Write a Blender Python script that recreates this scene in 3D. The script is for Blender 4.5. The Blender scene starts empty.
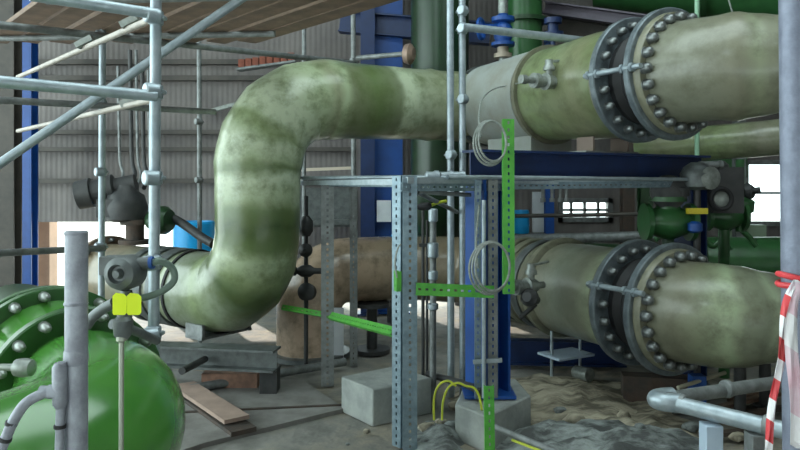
import bpy, bmesh, math, random
from mathutils import Vector, Matrix, noise
random.seed(7)
F, CX, HY, EYE = 693.0, 400.0, 183.0, 1.85
V = Vector
sc = bpy.context.scene
COL = sc.collection
PI = math.pi

def P(x, y, d):
    """a point at depth d (metres from the lens) seen at photo pixel x, y"""
    return V(((x-CX)*d/F, d, EYE-(y-HY)*d/F))
def G(x, d, z=0.0):
    return V(((x-CX)*d/F, d, z))

# ---------------------------------------------------------------- materials
MATS = {}
def mat(name, col, rough=.5, metal=0, col2=None, scale=6, bump=0, bscale=30, spec=.5, detail=5, stretch=None, lo=.35, hi=.65, coat=0):
    m = bpy.data.materials.new(name); m.use_nodes = True
    nt = m.node_tree; b = nt.nodes['Principled BSDF']
    b.inputs['Base Color'].default_value = (*col, 1)
    b.inputs['Roughness'].default_value = rough
    b.inputs['Metallic'].default_value = metal
    b.inputs['Specular IOR Level'].default_value = spec
    b.inputs['Coat Weight'].default_value = coat
    b.inputs['Coat Roughness'].default_value = .2
    tc = nt.nodes.new('ShaderNodeTexCoord')
    src = tc.outputs['Object']
    if stretch:
        mp = nt.nodes.new('ShaderNodeMapping'); mp.inputs['Scale'].default_value = stretch
        nt.links.new(src, mp.inputs[0]); src = mp.outputs[0]
    if col2:
        n = nt.nodes.new('ShaderNodeTexNoise'); n.inputs['Scale'].default_value = scale; n.inputs['Detail'].default_value = detail
        n.inputs['Roughness'].default_value = .6
        nt.links.new(src, n.inputs['Vector'])
        r = nt.nodes.new('ShaderNodeValToRGB')
        r.color_ramp.elements[0].position = lo; r.color_ramp.elements[0].color = (*col, 1)
        r.color_ramp.elements[1].position = hi; r.color_ramp.elements[1].color = (*col2, 1)
        nt.links.new(n.outputs['Fac'], r.inputs[0]); nt.links.new(r.outputs[0], b.inputs['Base Color'])
    if bump:
        n2 = nt.nodes.new('ShaderNodeTexNoise'); n2.inputs['Scale'].default_value = bscale; n2.inputs['Detail'].default_value = 4
        nt.links.new(src, n2.inputs['Vector'])
        bp = nt.nodes.new('ShaderNodeBump'); bp.inputs['Strength'].default_value = bump; bp.inputs['Distance'].default_value = .02
        nt.links.new(n2.outputs['Fac'], bp.inputs['Height']); nt.links.new(bp.outputs[0], b.inputs['Normal'])
    MATS[name] = m
    return m

def grp_mat(name, bands, mott, rough=.3):
    """resin laminate: colour bands along the pipe (uv v = metres), mottled by noise"""
    m = mat(name, (.3,.3,.2), rough, 0, bump=.25, bscale=9, coat=.35)
    nt = m.node_tree; b = nt.nodes['Principled BSDF']
    uv = nt.nodes.new('ShaderNodeUVMap'); sep = nt.nodes.new('ShaderNodeSeparateXYZ')
    nt.links.new(uv.outputs[0], sep.inputs[0])
    tc = nt.nodes.new('ShaderNodeTexCoord')
    n = nt.nodes.new('ShaderNodeTexNoise'); n.inputs['Scale'].default_value = 2.6; n.inputs['Detail'].default_value = 5
    nt.links.new(tc.outputs['Object'], n.inputs['Vector'])
    mul = nt.nodes.new('ShaderNodeMath'); mul.operation = 'MULTIPLY_ADD'; mul.inputs[1].default_value = .22; mul.inputs[2].default_value = -.11
    nt.links.new(n.outputs['Fac'], mul.inputs[0])
    add = nt.nodes.new('ShaderNodeMath'); nt.links.new(sep.outputs['Y'], add.inputs[0]); nt.links.new(mul.outputs[0], add.inputs[1])
    L = bands[-1][0]
    dv = nt.nodes.new('ShaderNodeMath'); dv.operation = 'DIVIDE'; dv.inputs[1].default_value = L
    nt.links.new(add.outputs[0], dv.inputs[0])
    r = nt.nodes.new('ShaderNodeValToRGB'); el = r.color_ramp.elements
    el[0].position = 0; el[0].color = (*bands[0][1], 1); el[1].position = 1; el[1].color = (*bands[-1][1], 1)
    for v, c in bands[1:-1]:
        e = el.new(v/L); e.color = (*c, 1)
    nt.links.new(dv.outputs[0], r.inputs[0])
    n3 = nt.nodes.new('ShaderNodeTexNoise'); n3.inputs['Scale'].default_value = 7; n3.inputs['Detail'].default_value = 7; n3.inputs['Roughness'].default_value = .65
    nt.links.new(tc.outputs['Object'], n3.inputs['Vector'])
    rr = nt.nodes.new('ShaderNodeValToRGB'); rr.color_ramp.elements[0].position = .44; rr.color_ramp.elements[1].position = .70
    rr.color_ramp.elements[0].color = (0,0,0,1); rr.color_ramp.elements[1].color = (.75,.75,.75,1)
    nt.links.new(n3.outputs['Fac'], rr.inputs[0])
    mx = nt.nodes.new('ShaderNodeMix'); mx.data_type = 'RGBA'
    nt.links.new(rr.outputs[0], mx.inputs['Factor']); nt.links.new(r.outputs[0], mx.inputs['A']); mx.inputs['B'].default_value = (*mott, 1)
    nt.links.new(mx.outputs['Result'], b.inputs['Base Color'])
    return m

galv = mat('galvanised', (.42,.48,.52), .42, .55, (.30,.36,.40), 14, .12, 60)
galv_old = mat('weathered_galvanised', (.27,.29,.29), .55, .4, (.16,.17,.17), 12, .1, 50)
galv_lav = mat('pale_painted_tube', (.36,.38,.43), .5, .25, (.24,.25,.29), 22, .15, 70)
lavd = mat('lavender_tube', (.21,.23,.30), .5, .25, (.15,.165,.22), 22, .15, 70)
strutm = mat('strut_steel', (.24,.32,.37), .45, .5, (.15,.21,.25), 20)
traym = mat('green_tray', (.10,.42,.05), .45, 0, (.06,.30,.04), 12)
steel = mat('flange_steel', (.20,.235,.255), .42, .45, (.11,.135,.15), 10, .1, 40)
boltm = mat('bolt_steel', (.27,.29,.29), .35, .7, (.14,.15,.15), 30)
dark = mat('dark_metal', (.035,.038,.04), .5, .2, (.06,.06,.06), 9)
rubber = mat('black_rubber', (.02,.02,.022), .65)
greyc = mat('grey_cast', (.16,.18,.18), .45, .4, (.10,.11,.11), 14)
castl = mat('pale_cast', (.35,.38,.36), .4, .5, (.22,.24,.22), 20)
greenp = mat('green_paint', (.065,.235,.035), .2, 0, (.05,.19,.03), 4, .05, 8, coat=.6)
greenf = mat('flange_green', (.03,.12,.025), .35, 0, (.02,.08,.018), 5)
greend = mat('dark_green_paint', (.018,.06,.02), .35, 0, (.012,.04,.015), 5)
greenm = mat('mid_green_paint', (.035,.13,.04), .3, 0, (.025,.09,.03), 5)
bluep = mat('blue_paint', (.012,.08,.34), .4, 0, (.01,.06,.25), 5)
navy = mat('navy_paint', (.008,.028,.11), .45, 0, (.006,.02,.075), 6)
cyan = mat('cyan_plastic', (.01,.36,.75), .35, 0, (.01,.30,.66), 3)
yel = mat('yellow_tag', (.80,.95,.01), .5, 0)
yelw = mat('yellow_green_wire', (.55,.62,.05), .5, 0)
cable = mat('grey_cable', (.32,.35,.33), .45, 0, (.2,.22,.2), 30)
hosem = mat('green_grey_hose', (.12,.17,.14), .5, 0)
conc = mat('concrete', (.36,.38,.36), .9, 0, (.24,.26,.25), 5, .35, 24)
rust = mat('rusty_steel', (.09,.06,.045), .8, 0, (.05,.045,.04), 7, .3, 30)
brownst = mat('dark_brown_steel', (.05,.045,.04), .6, .1, (.08,.07,.06), 6)
wood = mat('board_wood', (.25,.165,.115), .8, 0, (.14,.095,.07), 5, .2, 20, stretch=(1,1,6))
plankm = mat('pale_plank', (.42,.30,.24), .8, 0, (.32,.23,.19), 6, .15, 30)
brick = mat('red_brick', (.26,.08,.05), .9, 0, (.18,.06,.04), 12, .2, 30)
sand = mat('sand', (.50,.45,.34), .95, 0, (.13,.115,.085), 3, .6, 25, stretch=(1,3,1), lo=.4, hi=.62)
rubm = mat('rubble', (.30,.33,.32), .95, 0, (.075,.08,.078), 5, .7, 25, stretch=(1,2,1), lo=.38, hi=.6)
whitep = mat('white_paint', (.72,.76,.80), .5, 0, (.6,.64,.68), 5)
whiteb = mat('pale_blue_white', (.48,.58,.70), .5, 0, (.40,.50,.62), 4)
redt = mat('tape_red', (.62,.05,.06), .45, 0)
whit = mat('tape_white', (.80,.78,.80), .45, 0)
pink = mat('tape_pink', (.70,.42,.50), .5, 0, (.74,.66,.72), 9)
tanpl = mat('tan_plaster', (.55,.36,.26), .9, 0, (.45,.30,.22), 4)  # orange-tan colour varied by noise
glassd = mat('dusty_glass', (.62,.66,.70), .25, 0, (.55,.58,.62), 6)

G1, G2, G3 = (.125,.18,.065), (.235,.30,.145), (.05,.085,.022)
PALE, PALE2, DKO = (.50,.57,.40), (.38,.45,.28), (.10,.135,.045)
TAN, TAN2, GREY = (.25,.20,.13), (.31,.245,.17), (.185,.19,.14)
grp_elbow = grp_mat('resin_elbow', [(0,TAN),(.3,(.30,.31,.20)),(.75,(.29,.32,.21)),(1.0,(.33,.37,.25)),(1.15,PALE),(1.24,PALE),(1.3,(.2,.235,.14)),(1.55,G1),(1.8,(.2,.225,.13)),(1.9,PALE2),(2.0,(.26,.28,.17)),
    (2.15,PALE2),(2.45,PALE),(2.62,PALE),(2.7,G2),(2.82,PALE),(2.95,PALE2),(3.02,G1),(3.1,PALE),(3.3,PALE2),(3.4,G1),(3.55,G3),(3.68,G1),(3.78,PALE2),(3.9,G2),(4.05,G3),(4.2,(.27,.32,.22)),(4.4,G2),(4.6,(.2,.24,.16)),(4.95,(.28,.32,.26)),(5.5,G2)], DKO)  # laminate tones plus a highlight ring and scaffold shadow bands painted in as colour
grp_right = grp_mat('resin_right', [(0,GREY),(.25,GREY),(.42,(.18,.175,.12)),(.52,(.235,.26,.165)),(.60,(.20,.205,.14)),(.9,(.19,.195,.14)),(1.1,(.18,.185,.135)),(2.5,GREY)], (.10,.098,.06), .38)
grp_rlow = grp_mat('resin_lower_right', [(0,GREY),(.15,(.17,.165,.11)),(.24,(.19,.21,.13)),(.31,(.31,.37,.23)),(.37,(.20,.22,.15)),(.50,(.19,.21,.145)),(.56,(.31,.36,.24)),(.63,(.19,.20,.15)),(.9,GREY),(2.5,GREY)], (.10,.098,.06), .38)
grp_red = grp_mat('resin_reducer', [(0,G1),(.3,(.2,.21,.12)),(.9,G2),(1.4,(.24,.24,.17)),(2.6,G1)], (.10,.105,.05))
grp_tan = grp_mat('resin_tan', [(0,GREY),(.8,(.25,.23,.16)),(1.3,TAN),(1.9,(.22,.18,.12)),(2.3,TAN2),(2.7,(.46,.34,.24)),(4,(.52,.38,.28))], (.15,.12,.08), .25)  # tan laminate; sunlight on the standing end is mixed into its paler tones
grp_low = grp_mat('resin_back', [(0,PALE2),(.3,GREY),(.6,(.2,.22,.17)),(1.2,TAN),(3,TAN2)], (.13,.13,.09))
grp_fl = mat('resin_flange', (.22,.215,.15), .45, 0, (.13,.13,.09), 8, .15, 30, coat=.2)
sleeve = mat('grey_sleeve', (.36,.39,.37), .4, 0, (.25,.235,.18), 3.0, .05, 20, lo=.4, hi=.75)

# ---------------------------------------------------------------- mesh builder
def frame(d, up=None):
    d = d.normalized()
    up = up or (V((0,0,1)) if abs(d.z) < .95 else V((0,1,0)))
    s = d.cross(up).normalized(); u = s.cross(d).normalized()
    return s, u, d
ORG = {}
class MB:
    def __init__(self):
        self.bm = bmesh.new(); self.uv = self.bm.loops.layers.uv.new('UVMap')
    def face(self, vs, mi=0, uvs=None, sm=True):
        try: f = self.bm.faces.new(vs)
        except ValueError: return None
        f.smooth = sm; f.material_index = mi
        if uvs:
            for l, q in zip(f.loops, uvs): l[self.uv].uv = q
        return f
    def sweep(self, pts, radii, seg=16, cap=True, v0=0, close=False):
        n = len(pts)
        if not hasattr(radii, '__len__'): radii = [radii]*n
        rings = []; s = None; L = v0; Ls = []
        for i in range(n):
            t = (pts[min(i+1,n-1)]-pts[max(i-1,0)]).normalized()
            if s is None: s, u, _ = frame(t)
            else:
                s = (s - t*s.dot(t)).normalized(); u = s.cross(t).normalized()
            if i: L += (pts[i]-pts[i-1]).length
            Ls.append(L)
            rings.append([self.bm.verts.new(pts[i]+(s*math.cos(2*PI*k/seg)+u*math.sin(2*PI*k/seg))*radii[i]) for k in range(seg)])
        for i in range(n-1):
            for k in range(seg):
                k2 = (k+1) % seg
                self.face([rings[i][k], rings[i][k2], rings[i+1][k2], rings[i+1][k]], 0,
                          [(k/seg,Ls[i]),((k+1)/seg,Ls[i]),((k+1)/seg,Ls[i+1]),(k/seg,Ls[i+1])])
        if cap:
            for r, q in ((rings[0], Ls[0]), (rings[-1][::-1], Ls[-1])):
                self.face(r, 0, [(0,q)]*seg, False)
        return self
    def cyl(self, a, b, r, r2=None, seg=16):
        return self.sweep([a, b], [r, r if r2 is None else r2], seg)
    def lathe(self, o, d, prof, seg=24, up=None):
        """prof: list of (along, radius) from o in direction d"""
        s, u, d = frame(d, up); rings = []; L = 0
        for i, (h, r) in enumerate(prof):
            rings.append([self.bm.verts.new(o+d*h+(s*math.cos(2*PI*k/seg)+u*math.sin(2*PI*k/seg))*max(r,1e-4)) for k in range(seg)])
        for i in range(len(prof)-1):
            flat = abs(prof[i][0]-prof[i+1][0]) < 1e-6
            for k in range(seg):
                k2 = (k+1) % seg
                self.face([rings[i][k], rings[i][k2], rings[i+1][k2], rings[i+1][k]], 0, [(k/seg,prof[i][0])]*2+[(k/seg,prof[i+1][0])]*2, True)
        self.face(rings[0], 0, None, False); self.face(rings[-1][::-1], 0, None, False)
        return self
    def box(self, c, size, ax=None, mi=0):
        """ax: three orthonormal axes"""
        X, Y, Z = ax or (V((1,0,0)), V((0,1,0)), V((0,0,1)))
        h = [q/2 for q in size]
        vs = [self.bm.verts.new(c+X*(sx*h[0])+Y*(sy*h[1])+Z*(sz*h[2])) for sx in (-1,1) for sy in (-1,1) for sz in (-1,1)]
        for q in ((0,1,3,2),(4,6,7,5),(0,4,5,1),(2,3,7,6),(0,2,6,4),(1,5,7,3)):
            self.face([vs[i] for i in q], mi, None, False)
        return self
    def bar(self, a, b, w, h, up=None):
        """rectangular bar from a to b, w across, h along up"""
        s, u, d = frame(b-a, up)
        return self.box((a+b)/2, (w, h, (b-a).length), (s, u, d))
    def ibeam(self, a, b, w, h, t=.014, up=None):
        s, u, d = frame(b-a, up); L = (b-a).length; c = (a+b)/2
        self.box(c+u*(h/2-t/2), (w, t, L), (s,u,d)); self.box(c-u*(h/2-t/2), (w, t, L), (s,u,d))
        return self.box(c, (t*.8, h-2*t, L), (s,u,d))
    def slotted(self, a, b, w, dep, out, slot=.022, pitch=.05, t=.005, hole=.17):
        """perforated channel, web facing out, lips turned back"""
        d = (b-a).normalized(); out = (out - d*out.dot(d)).normalized(); s = d.cross(out).normalized()
        L = (b-a).length; c = (a+b)/2; ax = (s, out, d); hw = w*hole
        for q in (-1, 1):
            e = (w-hw)/2
            self.box(c+s*q*(hw/2+e/2), (e, t, L), ax)
            self.box(c+s*q*(w/2-t/2)-out*(dep/2+t/2), (t, dep, L), ax)
        n = max(1, int(L/pitch)); pl = L/n
        for i in range(n+1):
            g = pl-slot; p = a+d*(i*pl)
            if i == 0: self.box(p+d*(g/4), (hw, t, g/2), ax)
            elif i == n: self.box(p-d*(g/4), (hw, t, g/2), ax)
            else: self.box(p, (hw, t, g), ax)
        return self
    def torus(self, c, nrm, R, r, seg=28, ts=8, sx=1, sy=1, up=None):
        s, u, d = frame(nrm, up); rings = []
        for i in range(seg):
            a = 2*PI*i/seg; rad = s*math.cos(a)*sx+u*math.sin(a)*sy; p = c+rad*R; rn = rad.normalized()
            rings.append([self.bm.verts.new(p+(rn*math.cos(2*PI*k/ts)+d*math.sin(2*PI*k/ts))*r) for k in range(ts)])
        for i in range(seg):
            for k in range(ts):
                self.face([rings[i][k], rings[i][(k+1)%ts], rings[(i+1)%seg][(k+1)%ts], rings[(i+1)%seg][k]])
        return self
    def blob(self, c, r, sx=1, sy=1, sz=1, sub=2, amp=.25, fr=2.0, seed=0, sm=False):
        q = bmesh.ops.create_icosphere(self.bm, subdivisions=sub, radius=1)
        for v in q['verts']:
            k = 1+amp*noise.noise(v.co*fr+V((seed*3.1, seed*1.7, seed)))
            v.co = c+V((v.co.x*sx, v.co.y*sy, v.co.z*sz))*(r*k)
        for f in self.bm.faces:
            if q['verts'][0] in f.verts: pass
        for v in q['verts']:
            for f in v.link_faces: f.smooth = sm
        return self
    def build(self, name, m, parent=None, bevel=0):
        me = bpy.data.meshes.new(name)
        bmesh.ops.recalc_face_normals(self.bm, faces=self.bm.faces)
        vs = self.bm.verts
        lo = V([min(v.co[i] for v in vs) for i in range(3)]); hi = V([max(v.co[i] for v in vs) for i in range(3)])
        org = V(((lo.x+hi.x)/2, (lo.y+hi.y)/2, lo.z))
        for v in vs: v.co -= org
        self.bm.to_mesh(me); self.bm.free()
        for mm in (m if isinstance(m, (list, tuple)) else [m]): me.materials.append(mm)
        try: me.set_sharp_from_angle(angle=math.radians(38))
        except Exception: pass
        o = bpy.data.objects.new(name, me); COL.objects.link(o)
        o.location = org - (ORG[parent.name] if parent else V((0,0,0)))
        ORG[o.name] = org.copy()
        if parent: o.parent = parent
        if bevel:
            md = o.modifiers.new('edge', 'BEVEL'); md.width = bevel; md.segments = 2; md.limit_method = 'ANGLE'
        return o
def tag(o, label=None, cat=None, group=None, kind=None):
    if label: o['label'] = label
    if cat: o['category'] = cat
    if group: o['group'] = group
    if kind: o['kind'] = kind
    return o
def empty(name, loc, label, cat, group=None):
    o = bpy.data.objects.new(name, None); COL.objects.link(o); o.location = loc; o.empty_display_size = .1
    ORG[o.name] = V(loc)
    return tag(o, label, cat, group)
def copy_part(o, parent, world):
    c = o.copy(); COL.objects.link(c); c.parent = parent
    ORG[c.name] = world.copy(); c.location = world-ORG[parent.name]
    return c
def fillet(pts, rs, n=10):
    """round the corners of a polyline"""
    out = [pts[0]]
    for i in range(1, len(pts)-1):
        p = pts[i]; a = (pts[i-1]-p).normalized(); b = (pts[i+1]-p).normalized()
        ang = a.angle(b); R = rs[i-1]
        if R <= 0 or ang > PI-.02: out.append(p); continue
        t = min(R/math.tan(ang/2), (pts[i-1]-p).length*.98, (pts[i+1]-p).length*.98); R2 = t*math.tan(ang/2)
        c = p+(a+b).normalized()*(R2/math.sin(ang/2)); s = p+a*t; e = p+b*t
        v0, v1 = s-c, e-c; w = v0.angle(v1)
        for k in range(n+1):
            f = k/n; out.append(c+(v0*math.sin((1-f)*w)+v1*math.sin(f*w))/math.sin(w))
    out.append(pts[-1]); return out
def dens(pts, step=.08):
    out = [pts[0]]
    for a, b in zip(pts, pts[1:]):
        n = max(1, int((b-a).length/step))
        out += [a+(b-a)*((k+1)/n) for k in range(n)]
    return out
def smooth(pts, n=8):
    """catmull-rom through points"""
    q = [pts[0]*2-pts[1]]+list(pts)+[pts[-1]*2-pts[-2]]; out = []
    for i in range(1, len(q)-2):
        for k in range(n):
            t = k/n; a, b, c, d = q[i-1:i+3]
            out.append(.5*((2*b)+(c-a)*t+(2*a-5*b+4*c-d)*t*t+(3*b-a-3*c+d)*t**3))
    return out+[pts[-1]]
def lerp_r(path, knots):
    L = [0]
    for a, b in zip(path, path[1:]): L.append(L[-1]+(b-a).length)
    out = []
    for s in L:
        for (s0, r0), (s1, r1) in zip(knots, knots[1:]):
            if s <= s1 or (s1, r1) == knots[-1]:
                f = min(1, max(0, (s-s0)/(s1-s0))); f = f*f*(3-2*f); out.append(r0+(r1-r0)*f); break
    return out

# ================================================================ THE SETTING
def grid_floor():
    bm = MB(); nx, ny = 130, 130; x0, x1, y0, y1 = -9., 9., -2., 13.
    rows = []
    for j in range(ny+1):
        row = []
        for i in range(nx+1):
            x = x0+(x1-x0)*i/nx; y = y0+(y1-y0)*j/ny; p = V((x, y, 0))
            rough = min(1, max(0, (x-.2)*1.2))*min(1, max(0, (y-3.8)))
            z = noise.noise(p*1.6)*.03*rough+noise.noise(p*5)*.028*rough+noise.noise(p*3)*.006
            row.append(bm.bm.verts.new((x, y, z-.02)))
        rows.append(row)
    for j in range(ny):
        for i in range(nx): bm.face([rows[j][i], rows[j][i+1], rows[j+1][i+1], rows[j+1][i]])
    return bm
def floor_mat():
    m = mat('dirty_floor', (.2,.2,.19), .9, 0, bump=.5, bscale=18)
    nt = m.node_tree; b = nt.nodes['Principled BSDF']; tc = nt.nodes.new('ShaderNodeTexCoord')
    def ns(sc_, det, lo, hi, c0, c1):
        n = nt.nodes.new('ShaderNodeTexNoise'); n.inputs['Scale'].default_value = sc_; n.inputs['Detail'].default_value = det
        n.inputs['Roughness'].default_value = .65
        nt.links.new(tc.outputs['Object'], n.inputs['Vector'])
        r = nt.nodes.new('ShaderNodeValToRGB'); r.color_ramp.elements[0].position = lo; r.color_ramp.elements[1].position = hi
        r.color_ramp.elements[0].color = (*c0,1); r.color_ramp.elements[1].color = (*c1,1)
        nt.links.new(n.outputs['Fac'], r.inputs[0]); return r
    a = ns(2.2, 8, .35, .65, (.16,.155,.14), (.32,.315,.29)); c = ns(1.1, 6, .45, .6, (0,0,0), (1,1,1)); d = ns(7, 6, .4, .7, (.30,.26,.19), (.13,.125,.115))
    mx = nt.nodes.new('ShaderNodeMix'); mx.data_type = 'RGBA'
    nt.links.new(c.outputs[0], mx.inputs['Factor']); nt.links.new(a.outputs[0], mx.inputs['A']); nt.links.new(d.outputs[0], mx.inputs['B'])
    nt.links.new(mx.outputs['Result'], b.inputs['Base Color'])
    return m
tag(grid_floor().build('floor', floor_mat()), kind='structure')

def clad_mat():
    m = mat('wall_cladding', (.20,.18,.17), .7, 0, (.13,.118,.115), 1.5, .1, 6)
    nt = m.node_tree; b = nt.nodes['Principled BSDF']
    tc = nt.nodes.new('ShaderNodeTexCoord'); w = nt.nodes.new('ShaderNodeTexWave'); w.bands_direction = 'X'; w.inputs['Scale'].default_value = 4
    nt.links.new(tc.outputs['Object'], w.inputs['Vector'])
    bp = nt.nodes.new('ShaderNodeBump'); bp.inputs['Strength'].default_value = .15; bp.inputs['Distance'].default_value = .03
    nt.links.new(w.outputs['Fac'], bp.inputs['Height']); nt.links.new(bp.outputs[0], b.inputs['Normal'])
    return m
clad = clad_mat()
D = 10.5
def xw(x, d=D): return (x-CX)*d/F
def zw(y, d=D): return EYE-(y-HY)*d/F
w = MB()
def wallrect(w, xa, xb, za, zb, d=D, t=.12):
    w.box(V(((xa+xb)/2, d+t/2, (za+zb)/2)), (xb-xa, t, zb-za))
HT = 7.2
wallrect(w, -9, xw(226), zw(222), HT)                  # cladding that stops above the open strip
wallrect(w, -9, xw(32), 0, zw(222))
wallrect(w, xw(226), xw(335), 0, HT); wallrect(w, xw(335), xw(455), .98, HT); wallrect(w, xw(455), xw(558), 0, HT)
wallrect(w, xw(558), xw(612), 0, zw(222)); wallrect(w, xw(558), xw(612), zw(198), HT)
wallrect(w, xw(612), xw(743), 0, HT)
wallrect(w, xw(743), xw(792), 0, zw(226)); wallrect(w, xw(743), xw(792), zw(160), HT)
wallrect(w, xw(790), 9, 0, HT)
tag(w.build('wall_back', clad), kind='structure')
w = MB(); w.box(V((8.4, 2.8, HT/2)), (.12, 15.6, HT)); tag(w.build('wall_right', clad), kind='structure')
w = MB()
for xa, xb, ya, yb in ((-9,9,5.4,10.7),(-9,9,-5,2.0),(-9,-4.5,2.0,5.4),(3.6,9,2.0,5.4)):      # the roof, open at a rooflight bay
    w.box(V(((xa+xb)/2, (ya+yb)/2, HT+.06)), (xb-xa, yb-ya, .12))
tag(w.build('ceiling', mat('roof_sheet', (.10,.09,.085), .8, 0, (.06,.055,.05), 3)), kind='structure')
w = MB(); w.box(V((0, -5, HT/2)), (18, .12, HT)); tag(w.build('wall_front', clad), kind='structure')
# girts on the back wall
gi = 0
for ya, yb in ((60, 66), (76, 82), (130, 135), (147, 152), (178, 184)):
    gi += 1
    g = MB(); g.box(V(((xw(10)+xw(352))/2, D-.06, zw((ya+yb)/2))), (xw(352)-xw(10), .12, abs(zw(yb)-zw(ya))*.8))
    tag(g.build('trim_%d' % gi, brownst), kind='structure')
# windows in the back wall
def window(n, xa, xb, ya, yb, nx, ny, pane):
    t = bpy.data.objects.new('window_%d' % n, None); COL.objects.link(t)
    t.location = (xw((xa+xb)/2), D, zw(yb)); ORG[t.name] = V(t.location); tag(t, kind='structure')
    X0, X1, Z0, Z1 = xw(xa), xw(xb), zw(yb), zw(ya)
    f = MB(); th = .07
    for xx in (X0+th/2, X1-th/2): f.box(V((xx, D+.03, (Z0+Z1)/2)), (th, .14, Z1-Z0))
    for zz in (Z0+th/2, Z1-th/2): f.box(V(((X0+X1)/2, D+.03, zz)), (X1-X0, .14, th))
    for i in range(1, nx): f.box(V((X0+(X1-X0)*i/nx, D+.03, (Z0+Z1)/2)), (.035, .06, Z1-Z0))
    for i in range(1, ny): f.box(V(((X0+X1)/2, D+.03, Z0+(Z1-Z0)*i/ny)), (X1-X0, .06, .035))
    f.build('window_frame', galv_old, t)
    g = MB(); g.box(V(((X0+X1)/2, D+.05, (Z0+Z1)/2)), (X1-X0-.05, .008, Z1-Z0-.05)); g.build('pane', pane, t)
pm = bpy.data.materials.new('window_glass'); pm.use_nodes = True
pb = pm.node_tree.nodes['Principled BSDF']; pb.inputs['Transmission Weight'].default_value = 1; pb.inputs['Roughness'].default_value = .02; pb.inputs['IOR'].default_value = 1.02
window(1, 743, 792, 160, 226, 1, 2, pm); window(2, 558, 612, 198, 222, 4, 2, pm)
# outside yard seen through the open strip
o = MB(); o.box(V((0, 24, -.12)), (60, 26.9, .1)); tag(o.build('ground_outside', mat('pale_yard', (.75,.72,.66), .9, 0, (.6,.58,.52), 2)), kind='structure')
o = MB(); o.box(G(44, 10.9, .85), (.30, .25, 1.7)); tag(o.build('trim_7', tanpl), kind='structure')

# ================================================================ BLUE STEELWORK
def column(name, c, w, h, z0, z1, m, label, facing=V((0,-1,0)), base=True):
    t = empty(name, V((c.x, c.y, z0)), label, 'column')
    mb = MB(); mb.ibeam(V((c.x,c.y,z0+.02)), V((c.x,c.y,z1)), w, h, .02, facing); mb.build('shaft', m, t)
    if base:
        mb = MB(); mb.box(V((c.x,c.y,z0+.012)), (w*1.5, h*1.5, .022)); mb.build('base_plate', m, t)
    return t
a1 = V((.47,-.883,0)).normalized()        # pipe axis, away from the wall
p1 = V((.883,.47,0)).normalized()
Fc = V((1.98, 5.72, 0))
sc0 = V((.67, 5.30, 0)); sc1 = sc0+p1*2.24
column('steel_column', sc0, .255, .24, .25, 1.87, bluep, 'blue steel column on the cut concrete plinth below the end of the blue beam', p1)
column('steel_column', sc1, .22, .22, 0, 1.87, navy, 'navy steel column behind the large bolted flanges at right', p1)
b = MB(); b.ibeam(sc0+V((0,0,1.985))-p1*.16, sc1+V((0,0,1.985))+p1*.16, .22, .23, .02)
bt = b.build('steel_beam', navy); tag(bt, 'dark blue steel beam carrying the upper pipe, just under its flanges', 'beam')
column('steel_column', V((xw(28,9.6), 9.6, 0)), .19, .19, 0, 6, bluep, 'tall blue steel column at far left before the grey wall')
column('steel_column', V((xw(388,10.0), 10.0, 0)), .42, .3, 0, 7, bluep, 'broad blue steel column against the back wall, behind the frame of slotted steel')
column('steel_column', V((xw(368,9.8), 9.8, 0)), .2, .2, 0, 7, navy, 'narrow navy column beside the broad blue column', base=True)
column('steel_column', V((xw(8,9.0), 9.0, 0)), .26, .2, 0, 6, brownst, 'dark brown column at the left edge beyond the green flanges')
column('steel_column', V((xw(549,9.8), 9.8, 0)), .12, .12, 0, 4, bluep, 'slim blue post behind the green upright, seen under the beam')
column('steel_column', V((xw(627,9.7), 9.7, 0)), .16, .16, 0, 3.9, rust, 'rusty brown column under the middle of the blue beam, far back')
column('steel_column', V((xw(645,9.6), 9.6, 0)), .17, .17, 0, 3.9, greend, 'dark green column just left of the green valves')
column('steel_column', V((xw(739,9.4), 9.4, 0)), .13, .13, 0, 5, galv_old, 'grey steel post at the left edge of the bright window')
b = MB(); b.ibeam(P(340,22,9.9), P(490,34,9.7), .2, .3, .02); tag(b.build('steel_beam', navy), 'navy roof beam high behind the dark green riser', 'beam')
b = MB(); b.ibeam(P(545,8,9.4), P(660,24,8.6), .2, .16, .02); tag(b.build('steel_beam', mat('mauve_steel', (.14,.12,.16), .6, 0, (.09,.08,.1), 4)), 'mauve grey roof beam sloping above the right flanges', 'beam')
b = MB(); b.ibeam(P(548,24,9.6), P(700,50,8.8), .2, .24, .02); tag(b.build('steel_beam', brownst), 'dark brown roof beam just below the mauve one', 'beam')
b = MB(); b.ibeam(G(505,7.0,.15), G(625,6.9,.15), .15, .24, .018); tag(b.build('steel_beam', navy), 'navy beam lying along the floor under the lower pipe', 'beam')

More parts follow.
